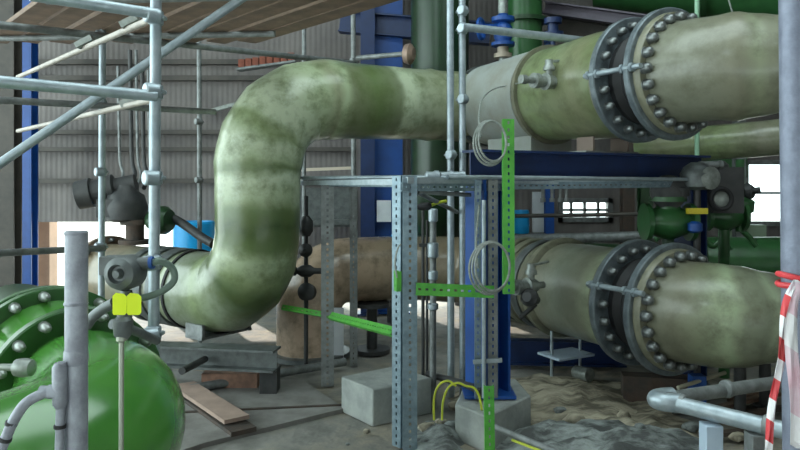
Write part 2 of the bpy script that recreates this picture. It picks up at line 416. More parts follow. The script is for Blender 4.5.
# ================================================================ SCAFFOLDING
TUBES = []
def coupler_bm(c, d1, d2, r, off):
    m = MB(); d1 = d1.normalized(); d2 = d2.normalized()
    m.lathe(c-d1*.042, d1, [(0.008,r*1.15),(.014,r*1.38),(.070,r*1.38),(.076,r*1.15)], 14)
    if off.length > 0: m.bar(c, c+off, r*1.6, r*1.6, d1)
    m.lathe(c+off-d2*.042, d2, [(0.008,r*1.15),(.014,r*1.38),(.070,r*1.38),(.076,r*1.15)], 14)
    s = d1.cross(V((0,-1,0)) if abs(d1.y) < .9 else V((1,0,0))).normalized()
    for q in (-1, 1):
        m.cyl(c+s*q*r*1.5-V((0,r*1.2,0)), c+s*q*r*1.5+V((0,r*.6,0)), .011, None, 8)
    return m
def post(a, b, r, m, label, couplers=(), group=None, name='scaffold_post', cat='scaffold tube', cm=None):
    t = empty(name, a, label, cat, group)
    mb = MB(); mb.cyl(a, b, r, None, 18); mb.build('tube', m, t)
    for z, d2 in couplers:
        c = a+(b-a)*((z-a.z)/(b.z-a.z))
        coupler_bm(c, (b-a), d2, r, V((0,-1,0))*r*1.9).build('coupler', cm or m, t)
    return t
def tube(a, b, r, m, label, name='scaffold_ledger', cat='scaffold tube', group=None):
    a, b = [p+(p-q).normalized()*(1.3 if F*p.x/p.y < -CX-1 else 0) for p, q in ((a, b), (b, a))]      # carry on past the picture edge
    mb = MB(); mb.cyl(a, b, r, None, 16)
    return tag(mb.build(name, m), label, cat, group)
lv = V((.745,.67,0)); lu = V((-.67,.745,0))
zz = lambda y, d: EYE-(y-HY)*d/F
# left bay
dA = 3.3
post(G(152,dA,0), G(157,dA,3.4), .026, galv, 'bright scaffold upright at left, in front of the pipe with two clamps up high',
     [(zz(18,dA),lv),(zz(92,dA),lv),(zz(178,dA),lv),(zz(262,dA),lv),(zz(333,dA),lv)])
post(G(101,6.0,0), G(103,6.0,4.2), .028, galv, 'thinner scaffold upright left of the bright one, passing the dark actuator',
     [(zz(36,6),lv),(zz(104,6),lv),(zz(172,6),lv),(zz(247,6),lv)])
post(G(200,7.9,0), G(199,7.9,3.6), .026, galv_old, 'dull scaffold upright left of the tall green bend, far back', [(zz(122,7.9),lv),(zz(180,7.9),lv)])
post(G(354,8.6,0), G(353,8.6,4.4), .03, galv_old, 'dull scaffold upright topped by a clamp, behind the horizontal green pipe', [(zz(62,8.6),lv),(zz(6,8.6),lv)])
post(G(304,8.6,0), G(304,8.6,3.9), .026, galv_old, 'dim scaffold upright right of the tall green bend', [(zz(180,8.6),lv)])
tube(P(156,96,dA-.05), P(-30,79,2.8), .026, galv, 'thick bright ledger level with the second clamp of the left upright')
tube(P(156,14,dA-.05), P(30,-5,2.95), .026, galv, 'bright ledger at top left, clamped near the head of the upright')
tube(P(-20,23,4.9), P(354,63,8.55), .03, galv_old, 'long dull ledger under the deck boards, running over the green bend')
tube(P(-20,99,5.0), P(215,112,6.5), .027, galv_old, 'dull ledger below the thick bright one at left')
tube(P(-8,169,3.9), P(250,-7,4.3), .027, galv, 'sloping scaffold brace rising to the right across the left bay', 'scaffold_brace')
tube(P(18,77,5.9), P(152,19,3.42), .018, mat('pale_tube', (.42,.38,.33), .5, .2, (.3,.27,.24), 12), 'slim tan transom rising to the top clamp of the left upright', 'scaffold_transom')
tube(P(18,131,5.6), P(152,100,3.45), .016, MATS['pale_tube'], 'slim tan transom rising to the second clamp of the left upright', 'scaffold_transom')
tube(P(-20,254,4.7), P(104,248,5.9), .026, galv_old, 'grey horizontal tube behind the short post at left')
# narrow clips on the transoms
for (x, y, d) in ((85,42,4.3),(130,22,3.7),(130,101,3.75)):
    m = MB(); m.bar(P(x-8,y+4,d), P(x+8,y-4,d), .06, .035); tag(m.build('tube_clip', castl),
        {85:'pale clip on the middle of the upper tan transom', 130:'pale clip on the tan transom close to the %s clamp of the upright' % ('top' if y < 50 else 'second')}[x], 'clip')
# deck boards, seen from below
n = 9
for i in range(n):
    hz = 1.34; far = V((-3.80+i*.295, 6.5+.05*random.random(), EYE+hz)); u = V((.66,-.75,0)).normalized()
    near = far+u*3.4; L = (near-far)
    m = MB(); m.bar(far, near, .185, .04)
    o = m.build('scaffold_board', wood)
    lab = ['leftmost board of the scaffold deck overhead','second board from the left in the scaffold deck','third board from the left in the scaffold deck','fourth board from the left in the scaffold deck','middle board of the scaffold deck overhead',
     'fourth board from the right in the scaffold deck','third board from the right in the scaffold deck','second board from the right in the scaffold deck','rightmost scaffold deck board, edging the deck above the green bend'][i]
    tag(o, 'brown '+lab, 'scaffold board', 'boards of the scaffold deck')
for f, lab in ((.12,'far bearer tube under the scaffold deck, above the wall girts'), (.62,'near bearer tube under the scaffold deck boards')):
    a = V((-3.9,6.5,EYE+1.29))+V((.66,-.75,0)).normalized()*3.4*f; b = V((-1.35,6.3,EYE+1.29))+V((.66,-.75,0)).normalized()*3.4*f
    tube(a, b, .026, galv_old, 'dark '+lab, 'scaffold_bearer')
# centre pair
dC = 6.0
post(G(451,dC,0), G(450,dC,4.2), .031, galv, 'left one of the two scaffold uprights crossing the upper pipe', [(zz(155,dC),lv)])
post(G(463,dC,0), G(462,dC,4.2), .031, galv, 'right one of the two scaffold uprights crossing the upper pipe, carrying the ledger', [(zz(12,dC),lv),(zz(30,dC),lv),(zz(100,dC),lv)])
tube(P(463,27,dC-.06), P(605,43,6.6), .036, galv, 'pale ledger running from the centre uprights to the upper flanges')
post(G(697,7.2,0), G(697,7.2,4.0), .024, mat('pale_green_tube', (.32,.55,.38), .4, .1), 'thin pale green upright standing behind the upper pipe', name='guard_post', cat='post')
# far pipe with lever above the horizontal pipe
t = empty('brace_bar', P(355,58,8.5), 'dull rail with a round pale end cap above the horizontal green pipe', 'rail')
m = MB(); m.cyl(P(357,58,8.4), P(403,54,8.0), .03); m.build('tube', galv_old, t)
m = MB(); m.lathe(P(404,54,7.9), V((1,-.4,-.1)), [(0,.05),(.02,.11),(.08,.12),(.12,.07)], 14); m.build('end_cap', mat('copper_cast', (.38,.26,.2), .5, .3, (.2,.15,.12), 10), t)

# ================================================================ LARGE RESIN PIPES
PLATE = [(0,.36),(0,.535),(.008,.545),(.05,.545),(.058,.535),(.058,.36)]
def bolt_mb(o, d, r=.045):
    m = MB(); m.lathe(o, d, [(0,r*1.12),(.008,r*1.12),(.008,r*.95),(.040,r*.95),(.055,r*.85),(.066,r*.6),(.072,r*.25)], 10); return m
def bolts(fl, c, d, R, n, ph, mm=None, r=.045):
    s, u, dd = frame(d); first = None
    for i in range(n):
        a = 2*PI*i/n+ph; p = c+(s*math.cos(a)+u*math.sin(a))*R
        if first is None:
            first = bolt_mb(p, d, r).build('bolt', mm or boltm, fl); off = ORG[first.name]-p
        else: copy_part(first, fl, p+off)
def ring(t, name, c, d, prof, m):
    mb = MB(); mb.lathe(c, d, prof, 56); return mb.build(name, m, t)
def flange_pair(t, z, R=.95):
    Fq = Fc+a1*.17; c1 = Fq+V((0,0,z))-a1*.19; c2 = Fq+V((0,0,z))+a1*.17
    sR = lambda pr: [(h, r*R) for h, r in pr]
    f1 = ring(t, 'flange', c1-a1*.03, a1, sR(PLATE), steel); f1['label'] = 'steel ring flange on the side towards the wall'
    bolts(f1, c1+a1*.03, a1, .465*R, 20, .06, r=.034)
    ring(t, 'flange_face', c1-a1*.09, a1, sR([(0,.40),(0,.49),(.058,.50),(.058,.40)]), grp_fl)
    ring(t, 'bellows', c1+a1*.02, a1, sR([(0,.38),(.07,.40),(.12,.36),(.17,.40),(.22,.36),(.27,.40),(.34,.38)]), rubber)
    f2 = ring(t, 'flange', c2-a1*.03, a1, sR(PLATE), steel); f2['label'] = 'steel ring flange on the near side'
    ff = ring(t, 'flange_face', c2+a1*.03, a1, sR([(0,.36),(0,.50),(.052,.495),(.06,.488),(.06,.36)]), grp_fl)
    bolts(ff, c2+a1*.09, a1, .448*R, 22, .0, r=.040)
    s, u, _ = frame(a1)
    for k in (0, 2):
        an = PI/2*k+PI+.02 if z > 2 else PI/2*k+PI+.35
        p = (s*math.cos(an)+u*math.sin(an))*.525*R
        mb = MB(); mb.cyl(c1+p-a1*.09, c2+p+a1*.13, .021, None, 12)
        for q in (c1-a1*.06, c1+a1*.035, c2-a1*.06, c2+a1*.035): mb.lathe(q+p, a1, [(0,.036),(.025,.036)], 6)
        mb.build('tie_rod', galv, t)
    return c1, c2
# --- upper pipe
ZU, ZL = EYE+.85, EYE-.985
up = empty('resin_pipe', V((-1.31,6.4,.8)), 'big glossy green resin pipe, upper one, bending down at left into a tall leg', 'pipe')
c1, c2 = flange_pair(up, ZU)
path = dens(fillet([c2+a1*.05, c2+a1*.30, V((2.80,4.97,ZU+.005)), V((3.75,4.62,ZU+.02))], [.55,.9]), .05)
MB().sweep(path, lerp_r(path, [(0,.41),(.1,.39),(.30,.385),(.42,.40),(.55,.375),(.75,.345),(2,.34)]), 48).build('pipe_section', grp_right, up)
A = lambda t, z=ZU: V((1.98-a1.x*t, 5.72-a1.y*t, z))
path = dens([A(.02), A(2.45)], .05)
MB().sweep(path, lerp_r(path, [(0,.455),(.35,.465),(.9,.445),(1.3,.43),(2.0,.415),(2.3,.40)]), 48).build('reducer', grp_red, up)
ring(up, 'sleeve', A(2.1), a1, [(0,.424),(0,.436),(.95,.46),(.95,.448)], sleeve)
for t_, r_ in ((1.12,.476),(2.2,.446)):
    ring(up, 'band', A(t_), a1, [(0,r_-.02),(0,r_),(.05,r_+.004),(.05,r_-.02)], grp_fl if t_ < 2 else greyc)
bend = V((.86,7.80,ZU)); eC = V((-1.31,6.40,EYE+.80)); eB = V((-1.31,6.38,EYE-1.06)); ld = V((-.8,.6,0)).normalized()
path = dens(fillet([A(2.3), bend, eC, eB, eB+ld*.95], [.55,.66,.58], 4), .05)
rr = lerp_r(path, [(0,.41),(.25,.385),(.62,.372),(.70,.385),(.78,.372),(1.7,.378),(1.9,.392),(2.05,.382),(2.75,.395),(2.95,.402),(3.1,.39),(3.6,.385),(4.1,.39),(4.7,.38),(9,.375)])
for i in range(len(rr)): rr[i] *= 1+.010*noise.noise(V((i*.21,0,3)))+.004*noise.noise(V((i*.9,2,3)))
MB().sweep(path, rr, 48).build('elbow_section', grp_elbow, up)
j0 = eB+ld*.93
path = dens([j0, j0+ld*1.58], .06)
MB().sweep(path, .372, 40).build('pipe_section', grp_low, up)['label'] = 'grey green length running back to the wall'
ring(up, 'joint_band', j0-ld*.03, ld, [(0,.36),(0,.395),(.012,.399),(.03,.399),(.04,.36)], rubber)
for s_, w_ in ((.12,.16),(.36,.14),(.60,.10)):
    ring(up, 'band', j0+ld*s_, ld, [(0,.36),(0,.392),(.02,.398),(w_-.02,.398),(w_,.36)], greyc)
fl = ring(up, 'flange', j0+ld*1.54, ld, [(0,.3),(0,.46),(.06,.46),(.06,.3)], mat('tan_flange', (.26,.19,.13), .6, 0, (.16,.12,.09), 6))
bolts(fl, j0+ld*1.54, -ld, .415, 16, 0, r=.026)
# instrument on the upper pipe
def gauge(t, c, label):
    g = MB(); ax = V((-.8,-.5,0)).normalized()
    g.lathe(c, ax, [(-.14,.03),(-.05,.03),(-.05,.055),(0,.06),(.05,.075),(.06,.05),(.13,.05),(.13,.065),(.18,.065),(.18,.03),(.27,.026),(.27,.04),(.32,.038)], 16)
    g.cyl(c, c+V((.0,.0,.17)), .03, None, 12); g.lathe(c+V((0,0,.10)), V((0,0,1)), [(0,.05),(.03,.05),(.05,.035),(.09,.035)], 12)
    g.cyl(c+V((-.02,0,.17)), c+V((.16,.06,.20)), .012, None, 8)
    o = g.build('drain_valve', castl, t); o['label'] = label
gauge(up, P(549,82,5.95), 'small pale fitting on the near flank of the pipe')
m = MB()
for x, y in ((493,95),(510,94),(523,92)): MB().box(P(x,y,6.97), (.11,.02,.04)).build('clasp', rubber, up)
m = MB()
for x in (493, 527): MB().box(P(x, 104, 6.95), (.07,.02,.10)).build('label_plate', greyc, up)
# saddle below the upper pipe
sd = empty('pipe_saddle', sc0+p1*1.30+V((0,0,2.10)), 'pale steel saddle between the dark blue beam and the upper pipe', 'support')
sp = A(.42, 2.102)
m = MB(); m.box(sp+V((0,0,.012)), (.62,.24,.02), (p1, a1, V((0,0,1)))); m.build('base_plate', sleeve, sd)
m = MB()
m = None
for q in (-.2,.2): MB().box(sp+p1*q+V((0,0,.08)), (.02,.2,.13), (p1, a1, V((0,0,1)))).build('web', mat('dusty_plate', (.25,.19,.16), .7), sd)
sp = A(1.45, 2.1)
m = MB(); m.box(sp+V((0,0,-.02)), (.9,.75,.05), (p1,a1,V((0,0,1)))); m.box(sp+V((0,0,.10)), (.5,.7,.2), (p1,a1,V((0,0,1))))
t = m.build('pipe_shoe', sleeve); tag(t, 'pale grey shoe plate under the banded length of the upper pipe', 'support')
# --- lower pipe
lo = empty('resin_pipe', V((-.98,7.45,0)), 'lower resin pipe with bolted flanges, turning tan towards its standing end at left', 'pipe')
flange_pair(lo, ZL)
c2l = Fc+V((0,0,ZL))+a1*.34
path = dens(fillet([c2l+a1*.05, c2l+a1*.28, V((2.86,5.12,ZL-.01)), V((3.8,4.95,ZL-.02))], [.55,.9]), .05)
MB().sweep(path, lerp_r(path, [(0,.40),(.1,.385),(.30,.385),(.45,.372),(.62,.335),(.8,.312),(2,.31)]), 48).build('pipe_section', grp_rlow, lo)
B = lambda t: A(t, ZL)
path = dens([B(.02), B(1.02)], .05)
MB().sweep(path, lerp_r(path, [(0,.43),(.5,.425),(1,.42)]), 48).build('spool', grp_low, lo)
ring(lo, 'band', B(.98), a1, [(0,.40),(0,.46),(.03,.47),(.07,.47),(.09,.44),(.09,.40)], grp_fl)
for t_ in (1.22,1.38,1.54):
    ring(lo, 'band', B(t_), a1, [(0,.38),(0,.425),(.03,.435),(.08,.435),(.10,.425),(.10,.38)], greyc if t_ < 1.3 else grp_fl)
lend = V((-.98,7.45,.9))
path = dens(fillet([B(1.0), B(2.35), V((.2,7.98,.88)), lend, V((-.98,7.45,.02))], [.5,.9,.42], 14), .06)
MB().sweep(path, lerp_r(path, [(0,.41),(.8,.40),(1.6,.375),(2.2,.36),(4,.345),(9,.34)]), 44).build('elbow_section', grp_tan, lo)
ring(lo, 'base_flange', V((-.98,7.45,.0)), V((0,0,1)), [(0,.3),(0,.44),(.05,.44),(.05,.3)], greyc)
gauge(lo, P(531,286,5.88), 'small pale fitting on the near flank of the pipe')
m = MB(); ax = V((-1,0,0))
m.lathe(P(536,300,5.85), V((-.4,-.6,.2)), [(0,.04),(.08,.05),(.12,.075),(.16,.075),(.2,.04)], 14); m.cyl(P(513,281,5.85), P(490,279,5.6), .025); m.cyl(P(536,304,5.85), P(520,318,5.85), .02)
m.build('drain_valve', dark, lo)
ps = empty('pipe_stand', G(560,6.35,0), 'low pale plate stand on thin legs under the lower pipe, left of its flanges', 'support')
MB().box(G(566,6.4,.27), (.42,.3,.02), (p1, a1, V((0,0,1)))).build('plate', whiteb, ps)
for q in (-.17, .17): MB().cyl(G(566,6.4,0)+p1*q, G(566,6.4,.50)+p1*q, .014, None, 10).build('leg', galv, ps)
# shutoff fittings hanging between pipe and leg (x~305)
t = empty('small_valve', P(306,340,6.9), 'black cluster of small valves on a thin standpipe behind the tall green bend', 'valve')
m = MB(); m.cyl(G(306,6.9,0), P(306,196,6.9), .022); m.build('standpipe', dark, t)
m = MB(); m.lathe(P(306,250,6.85), V((0,-1,0)), [(-.05,.06),(.03,.07),(.06,.05),(.1,.02)], 16); m.lathe(P(290,271,6.85), V((1,0,0)), [(0,.03),(.05,.05),(.07,.03),(.12,.06),(.2,.06),(.24,.03),(.34,.03)], 14); m.build('valve_body', dark, t)
MB().lathe(P(308,292,6.85), V((-.3,-.9,.2)), [(-.03,.08),(.05,.09),(.08,.05)], 16).build('handwheel', dark, t)
m = MB(); m.lathe(P(306,226,6.85), V((0,0,1)), [(-.1,.04),(-.05,.07),(.05,.07),(.1,.03)], 12); m.build('union', dark, t)

# --- support under the lower left bend
t = empty('pipe_support', V((-1.9,6.4,0)), 'dark steel trestle carrying the lower left bend', 'support')
m = MB(); m.ibeam(G(148,6.25,.31), G(277,6.05,.31), .2, .19, .02); m.build('cross_beam', greyc, t)
for x in (270, 160): m = MB(); m.box(G(x,6.12 if x > 200 else 6.25,.11), (.15,.18,.21)); m.build('leg', dark if x > 200 else steel, t)
m = MB()
cs = eB+ld*.55; sx = ld.cross(V((0,0,1)))
m.box(V((cs.x,cs.y,.405)), (.6,.25,.02), (sx, ld, V((0,0,1))))
for q in (-.28,.28): m.box(V((cs.x,cs.y,.46))+sx*q, (.03,.25,.14), (sx, ld, V((0,0,1))))
m.build('cradle', galv_old, t)
t = MB(); t.box(G(232,6.3,.07), (.5,.2,.14)); tag(t.build('brick_block', mat('brown_brick', (.36,.2,.14), .9, 0, (.2,.12,.09), 9, .2, 20)), 'reddish brown block on the floor under the trestle beam', 'block')  # reddish brown block colour, mottled darker by noise

# ================================================================ GREEN FOREGROUND PIPE
ga = V((.64,-.768,0)).normalized(); g0 = V((-1.40,3.02,.935)); gb = V((-.62,-.785,-.10)).normalized()
gp = empty('green_pipe', V((-1.05,2.65,0)), 'glossy bright green pipe elbow with bolted flanges in the left foreground', 'pipe')
path = dens(fillet([g0-ga*.02, g0+ga*.66, g0+ga*.66+gb*1.5], [.44], 20), .04)
MB().sweep(path, lerp_r(path, [(0,.27),(.12,.285),(.5,.295),(1.5,.28)]), 48).build('elbow', greenp, gp)
f = ring(gp, 'flange', g0-ga*.06, ga, [(0,.25),(0,.365),(.008,.372),(.06,.372),(.066,.365),(.066,.25)], greenf)
bolts(f, g0+ga*.006, ga, .338, 18, .1, castl, .022)
MB().sweep(dens([g0-ga*.06, g0-ga*.42], .05), lerp_r(dens([g0-ga*.06, g0-ga*.42], .05), [(0,.29),(.18,.29),(.36,.35)]), 44).build('neck', greenp, gp)
f = ring(gp, 'flange', g0-ga*.48, ga, [(0,.25),(0,.40),(.008,.408),(.06,.408),(.066,.40),(.066,.25)], greenf)
bolts(f, g0-ga*.414, ga, .376, 18, .05, castl, .023)
f = ring(gp, 'flange', g0-ga*.60, ga, [(0,.25),(0,.40),(.06,.405),(.066,.40),(.066,.25)], greenf)
bolts(f, g0-ga*.534, ga, .376, 18, .18, castl, .020)
MB().sweep([g0-ga*.6, g0-ga*1.3], .33, 40).build('pipe_section', greend, gp)
m = MB(); m.lathe(P(-2,367,2.5), V((1,-.1,0)), [(0,.012),(.07,.014),(.07,.03),(.1,.035),(.13,.03),(.14,.01)], 12); tag(m.build('lever_handle', castl), 'pale lever knob poking out below the green flange at the left edge', 'handle')

# near posts
t = empty('handrail_post', G(76,1.72,0), 'short pale grey tube post with open top at left foreground', 'post')
m = MB(); m.cyl(G(76,1.72,0), P(76.5,234,1.72), .027, None, 24); m.build('tube', galv_lav, t)
for y_, pr in ((235,[(0,.0275),(.006,.0285),(.010,.026)]),(305,[(0,.0275),(.004,.029),(.008,.0275)]),(364,[(0,.0275),(.01,.029),(.03,.0285),(.035,.0275)])):
    MB().lathe(P(76,y_,1.72), V((0,0,1)), pr, 24).build('collar', galv_lav, t)
t = empty('air_hose', G(58,1.70,0), 'grey hose with a tee fitting strapped beside the short left post', 'hose')
m = MB(); m.cyl(P(59,470,1.69), P(62,362,1.69), .011, None, 14); m.build('riser', galv_lav, t)
m = MB(); m.lathe(P(60,408,1.69), V((0,0,1)), [(0,.0115),(.01,.017),(.06,.018),(.10,.018),(.11,.012)], 14); m.lathe(P(61,392,1.69), V((-1,-.05,.05)), [(0,.018),(.03,.017),(.03,.014),(.05,.014)], 12); m.build('tee', galv_lav, t)
m = MB(); m.sweep(smooth([P(56,391,1.69), P(42,394,1.68), P(25,404,1.67), P(13,422,1.66), P(5,440,1.65), P(-6,466,1.64)]), .0125, 12); m.build('hose', galv_lav, t)
for x, y, d in ((11,425,1.66),(5,441,1.65),(60,428,1.69)): MB().lathe(P(x,y,d), V((.3 if x < 20 else 0,0,1)), [(0,.0145),(.008,.0145)], 12).build('cable_tie', rubber, t)
t = empty('barrier_post', G(796,1.6,0), 'large pale tube post at the right edge, tied with striped tape', 'post')
m = MB(); m.cyl(G(803,1.6,0), P(794,-60,1.6), .033, None, 28); m.build('tube', lavd, t)
# tape
def tape(pts, wdt, name, label, mats, n):
    m = MB(); q = smooth(pts, 10); side = V((1,.25,0)).normalized(); L = [0]
    for a, b in zip(q, q[1:]): L.append(L[-1]+(b-a).length)
    def at(s):
        s = min(max(s, 0), L[-1])
        for i in range(len(q)-1):
            if s <= L[i+1]: return q[i]+(q[i+1]-q[i])*((s-L[i])/(L[i+1]-L[i]))
        return q[-1]
    sl = wdt*.6; k = 4; rows = []
    N = n*4
    for i in range(N+1):
        s = L[-1]*i/N
        rows.append([at(s+sl*(j/k-.5))+side*(wdt*(j/k-.5))+V((0,.006*math.sin(j*1.7+i*.3),0)) for j in range(k+1)])
    vv = [[m.bm.verts.new(p) for p in r] for r in rows]
    for i in range(N):
        for j in range(k): m.face([vv[i][j], vv[i][j+1], vv[i+1][j+1], vv[i+1][j]], (i//4) % len(mats))
    o = m.build(name, mats); tag(o, label, 'tape')
    md = o.modifiers.new('th', 'SOLIDIFY'); md.thickness = .0006
    return o
tape([P(797,280,1.54), P(789,298,1.52), P(784,322,1.52), P(780,360,1.53), P(774,400,1.54), P(766,462,1.55)], .021, 'warning_tape', 'red and white striped tape hanging down beside the right post', [whit, redt], 9)
tape([P(799,282,1.53), P(793,305,1.52), P(792,350,1.52), P(795,400,1.53), P(796,448,1.54)], .034, 'warning_tape', 'crumpled pinkish tape tail hanging over the right post', [pink, whit, pink], 5)
m = MB(); m.torus(P(796,283,1.6), V((-.1,0,1)), .037, .007, 24, 8)
m.torus(P(796,278,1.6), V((.25,0,1)), .037, .007, 24, 8); tag(m.build('tape_knot', [redt]), 'red and white tape knot wrapped around the right post', 'tape')

# yellow tags + instrument at left
it = empty('pipe_fitting', G(121,1.890,0), 'grey cast fitting on a thin rod before the green elbow, holding yellow tags', 'fitting')
m = MB(); m.cyl(G(120,1.890,0), P(121.5,338,1.890), .007, None, 10); m.lathe(P(121.5,342,1.890), V((0,0,1)), [(0,.008),(.004,.014),(.02,.014),(.026,.008)], 12); m.build('rod', mat('pale_rod', (.38,.40,.33), .4, .4), it)
m = MB(); m.sweep(smooth([P(157,341,2.184), P(140,333,2.100), P(124,327,1.949), P(112,324,1.907)]), .014, 12); m.lathe(P(123,340,1.898), V((0,0,1)), [(0,.012),(.015,.024),(.055,.027),(.065,.016),(.115,.016)], 14)
m.sweep(smooth([P(114,303,1.915), P(103,309,1.924), P(93,317,1.932), P(86,326,1.932)]), .015, 12); m.build('pipework', greyc, it)
m = MB(); c = P(125,273,1.932); m.lathe(c+V((0,.05,0)), V((-.15,-1,0)), [(0,.030),(0,.048),(.05,.050),(.07,.044),(.08,.027),(.067,.021),(.067,.015),(.085,.010)], 24)
m.box(c+V((-.03,.02,.02)), (.075,.065,.05)); m.cyl(c+V((.03,.02,.024)), c+V((.07,.02,.026)), .017, None, 12); m.cyl(c-V((0,-.01,.05)), c-V((.0,-.01,.16)), .016, None, 12); m.build('valve_body', greyc, it)
m = MB(); m.lathe(c+V((.062,.02,.026)), V((1,0,.1)), [(0,.018),(.010,.018)], 14); m.build('collar', bluep, it)
m = MB(); m.sweep(smooth([c+V((.07,.02,.026)), P(160,261,1.949), P(172,268,1.966), P(174,280,1.966), P(164,290,1.957), P(150,296,1.949), P(137,299,1.932), P(126,302,1.915)]), .010, 12); m.build('hose', hosem, it)
for i, x in enumerate((119.5, 134)):
    m = MB(); pts = [(-7,-8),(-4,-11),(4,-10),(7,-7),(7,9),(5,11),(-6,11),(-7,9)]
    fr = [m.bm.verts.new(P(x+a,304+b_,1.865)) for a, b_ in pts]; bk = [m.bm.verts.new(P(x+a,304+b_,1.865)+V((0,.003,0))) for a, b_ in pts]
    m.face(fr, 0, None, False); m.face(bk[::-1], 0, None, False)
    for k in range(len(pts)): m.face([fr[k], fr[(k+1)%8], bk[(k+1)%8], bk[k]], 0, None, False)
    tag(m.build('safety_tag', yel), ('left' if i == 0 else 'right')+' one of two fluorescent yellow tags hung on the grey fitting', 'tag')

# dark actuator above the back-left pipe
dv = empty('valve_actuator', G(122,7.9,.9), 'black motor actuator with a horizontal drum above the back pipe at left', 'actuator')
m = MB(); a, b_ = P(76,196,7.8), P(134,184,7.9); m.lathe(a, b_-a, [(0,.10),(.02,.16),(.18,.17),(.19,.14),(.36,.14),(.37,.16),(.42,.16),(.44,.11),(.66,.11)], 20); m.build('motor', dark, dv)
m = MB(); c = P(126,206,7.85); m.lathe(c-V((0,0,.18)), V((0,0,1)), [(0,.14),(.03,.22),(.16,.24),(.3,.2),(.36,.12),(.42,.1)], 18); m.box(c+V((-.1,-.12,-.02)), (.3,.16,.2)); m.build('gearbox', dark, dv)
m = MB(); m.lathe(P(135,244,7.85), V((0,0,1)), [(0,.18),(.05,.18),(.05,.10),(.22,.10),(.22,.16),(.28,.16)], 18); m.build('pedestal', rust, dv)
m = MB(); m.lathe(P(150,220,7.8), V((1,-.3,0)), [(0,.10),(.1,.16),(.2,.16),(.26,.12)], 16); m.build('green_body', greend, dv)
m = MB(); m.sweep(smooth([P(160,212,7.85), P(180,222,7.8), P(200,236,7.7), P(213,244,7.6)]), .05, 12); m.build('tail_pipe', dark, dv)
for i, (x, top) in enumerate(((120,66),(132,50),(138,50),(144,60),(150,70))):
    m = MB(); m.sweep(smooth([P(x-2,top,8.6), P(x-1,120,8.6), P(x,160,8.55), P(x+3,175,8.4), P(x-6+i*2,188,8.1)]), .018+.008*(i % 2), 10)
    tag(m.build('conduit', dark if i % 2 else galv_old), 'thin vertical conduit dropping to the black actuator, %s from the left' % ['first','second','third','fourth','fifth'][i], 'conduit', 'conduits above the actuator')

# cyan drums
def drum(x, d, r, h, z, label):
    m = MB(); m.lathe(G(x,d,z), V((0,0,1)), [(0,r*.95),(.02,r),(h*.33,r),(h*.34,r*1.04),(h*.37,r*1.04),(h*.38,r),(h*.64,r),(h*.65,r*1.04),(h*.68,r*1.04),(h*.69,r),(h-.02,r),(h,r*.94),(h,r*.8),(h-.02,r*.78)], 28)
    return tag(m.build('plastic_drum', cyan), label, 'drum')
drum(195, 9.4, .29, 1.33, 0, 'bright cyan drum behind the tall green bend at left')
drum(521, 9.5, .11, .32, 1.16, 'small cyan drum seen right of the green upright, under the beam')
drum(397, 9.3, .08, .18, .98, 'tiny cyan can behind the front slotted post')
m = MB(); m.box(G(521,9.5,.58), (.7,.4,1.15)); tag(m.build('cabinet', greyc), 'grey cabinet under the small cyan drum, far back', 'cabinet')
m = MB(); m.box(G(397,9.3,.49), (.26,.26,.98)); tag(m.build('cabinet', dark), 'dark cabinet behind the lower pipe holding the tiny cyan can', 'cabinet')

# ================================================================ GREEN RISERS & BACK PIPING
m = MB(); m.sweep(dens(fillet([G(440,8.9,6.5), G(440,8.9,1.25), V((xw(440,8.9)+.2,10.45,1.25))], [.55], 12), .1), .37, 36); tag(m.build('riser_pipe', mat('riser_green', (.010,.038,.013), .3, 0, (.007,.026,.01), 5)), 'wide dark green riser behind the two centre scaffold uprights', 'pipe')
rp = empty('riser_pipe', G(524,8.9,2.4), 'glossy green riser above the upper pipe, right of the blue valve', 'pipe')
path = dens(fillet([G(524,8.9,6.5), G(524,8.9,2.75), V((xw(524,8.9)+.3,10.45,2.75))], [.5], 12), .08)
MB().sweep(path, .23, 32).build('pipe_section', greenm, rp)
m = MB(); m.lathe(G(524,8.9,3.9), V((0,0,1)), [(0,.2),(0,.3),(.05,.3),(.05,.2)], 28); m.build('flange', greend, rp)
hp = empty('back_pipe', P(740,-10,8.6), 'large green pipe high up behind the upper right flange', 'pipe')
m = MB(); m.sweep([P(600,-26,9.4), P(830,-12,8.4)], .48, 36); m.build('pipe_section', greenm, hp)
m = MB(); m.lathe(P(700,-20,8.95), V((1,-.4,0)), [(0,.4),(0,.58),(.06,.58),(.06,.4)], 32); m.build('flange', greend, hp)
# blue gate valve
bv = empty('gate_valve', P(503,60,8.3), 'blue gate valve with a side handwheel above the upper pipe', 'valve')
m = MB(); m.cyl(G(503,8.3,0), P(503,58,8.3), .05); m.cyl(P(503,14,8.3), P(503,-30,8.3), .06); m.build('stem_pipe', castl, bv)
m = MB(); m.lathe(P(503,58,8.3), V((0,0,1)), [(0,.11),(.05,.11),(.05,.07),(.13,.07)], 18); m.build('pipe_flange', mat('tan_cast', (.33,.28,.22), .5, .2), bv)
m = MB(); m.lathe(P(503,46,8.3), V((0,0,1)), [(0,.14),(.04,.14),(.04,.08),(.1,.11),(.22,.11),(.27,.08),(.29,.14),(.34,.14),(.34,.08),(.38,.06)], 20); m.cyl(P(503,28,8.3), P(486,28,8.2), .05); m.build('body', bluep, bv)
m = MB(); m.torus(P(481,29,8.15), V((1,-.5,0)), .115, .024, 24, 8); m.cyl(P(481,29,8.15)-V((0,0,.11)), P(481,29,8.15)+V((0,0,.11)), .014, None, 8); m.cyl(P(486,28.5,8.2), P(479,29,8.13), .022, None, 8); m.build('handwheel', bluep, bv)
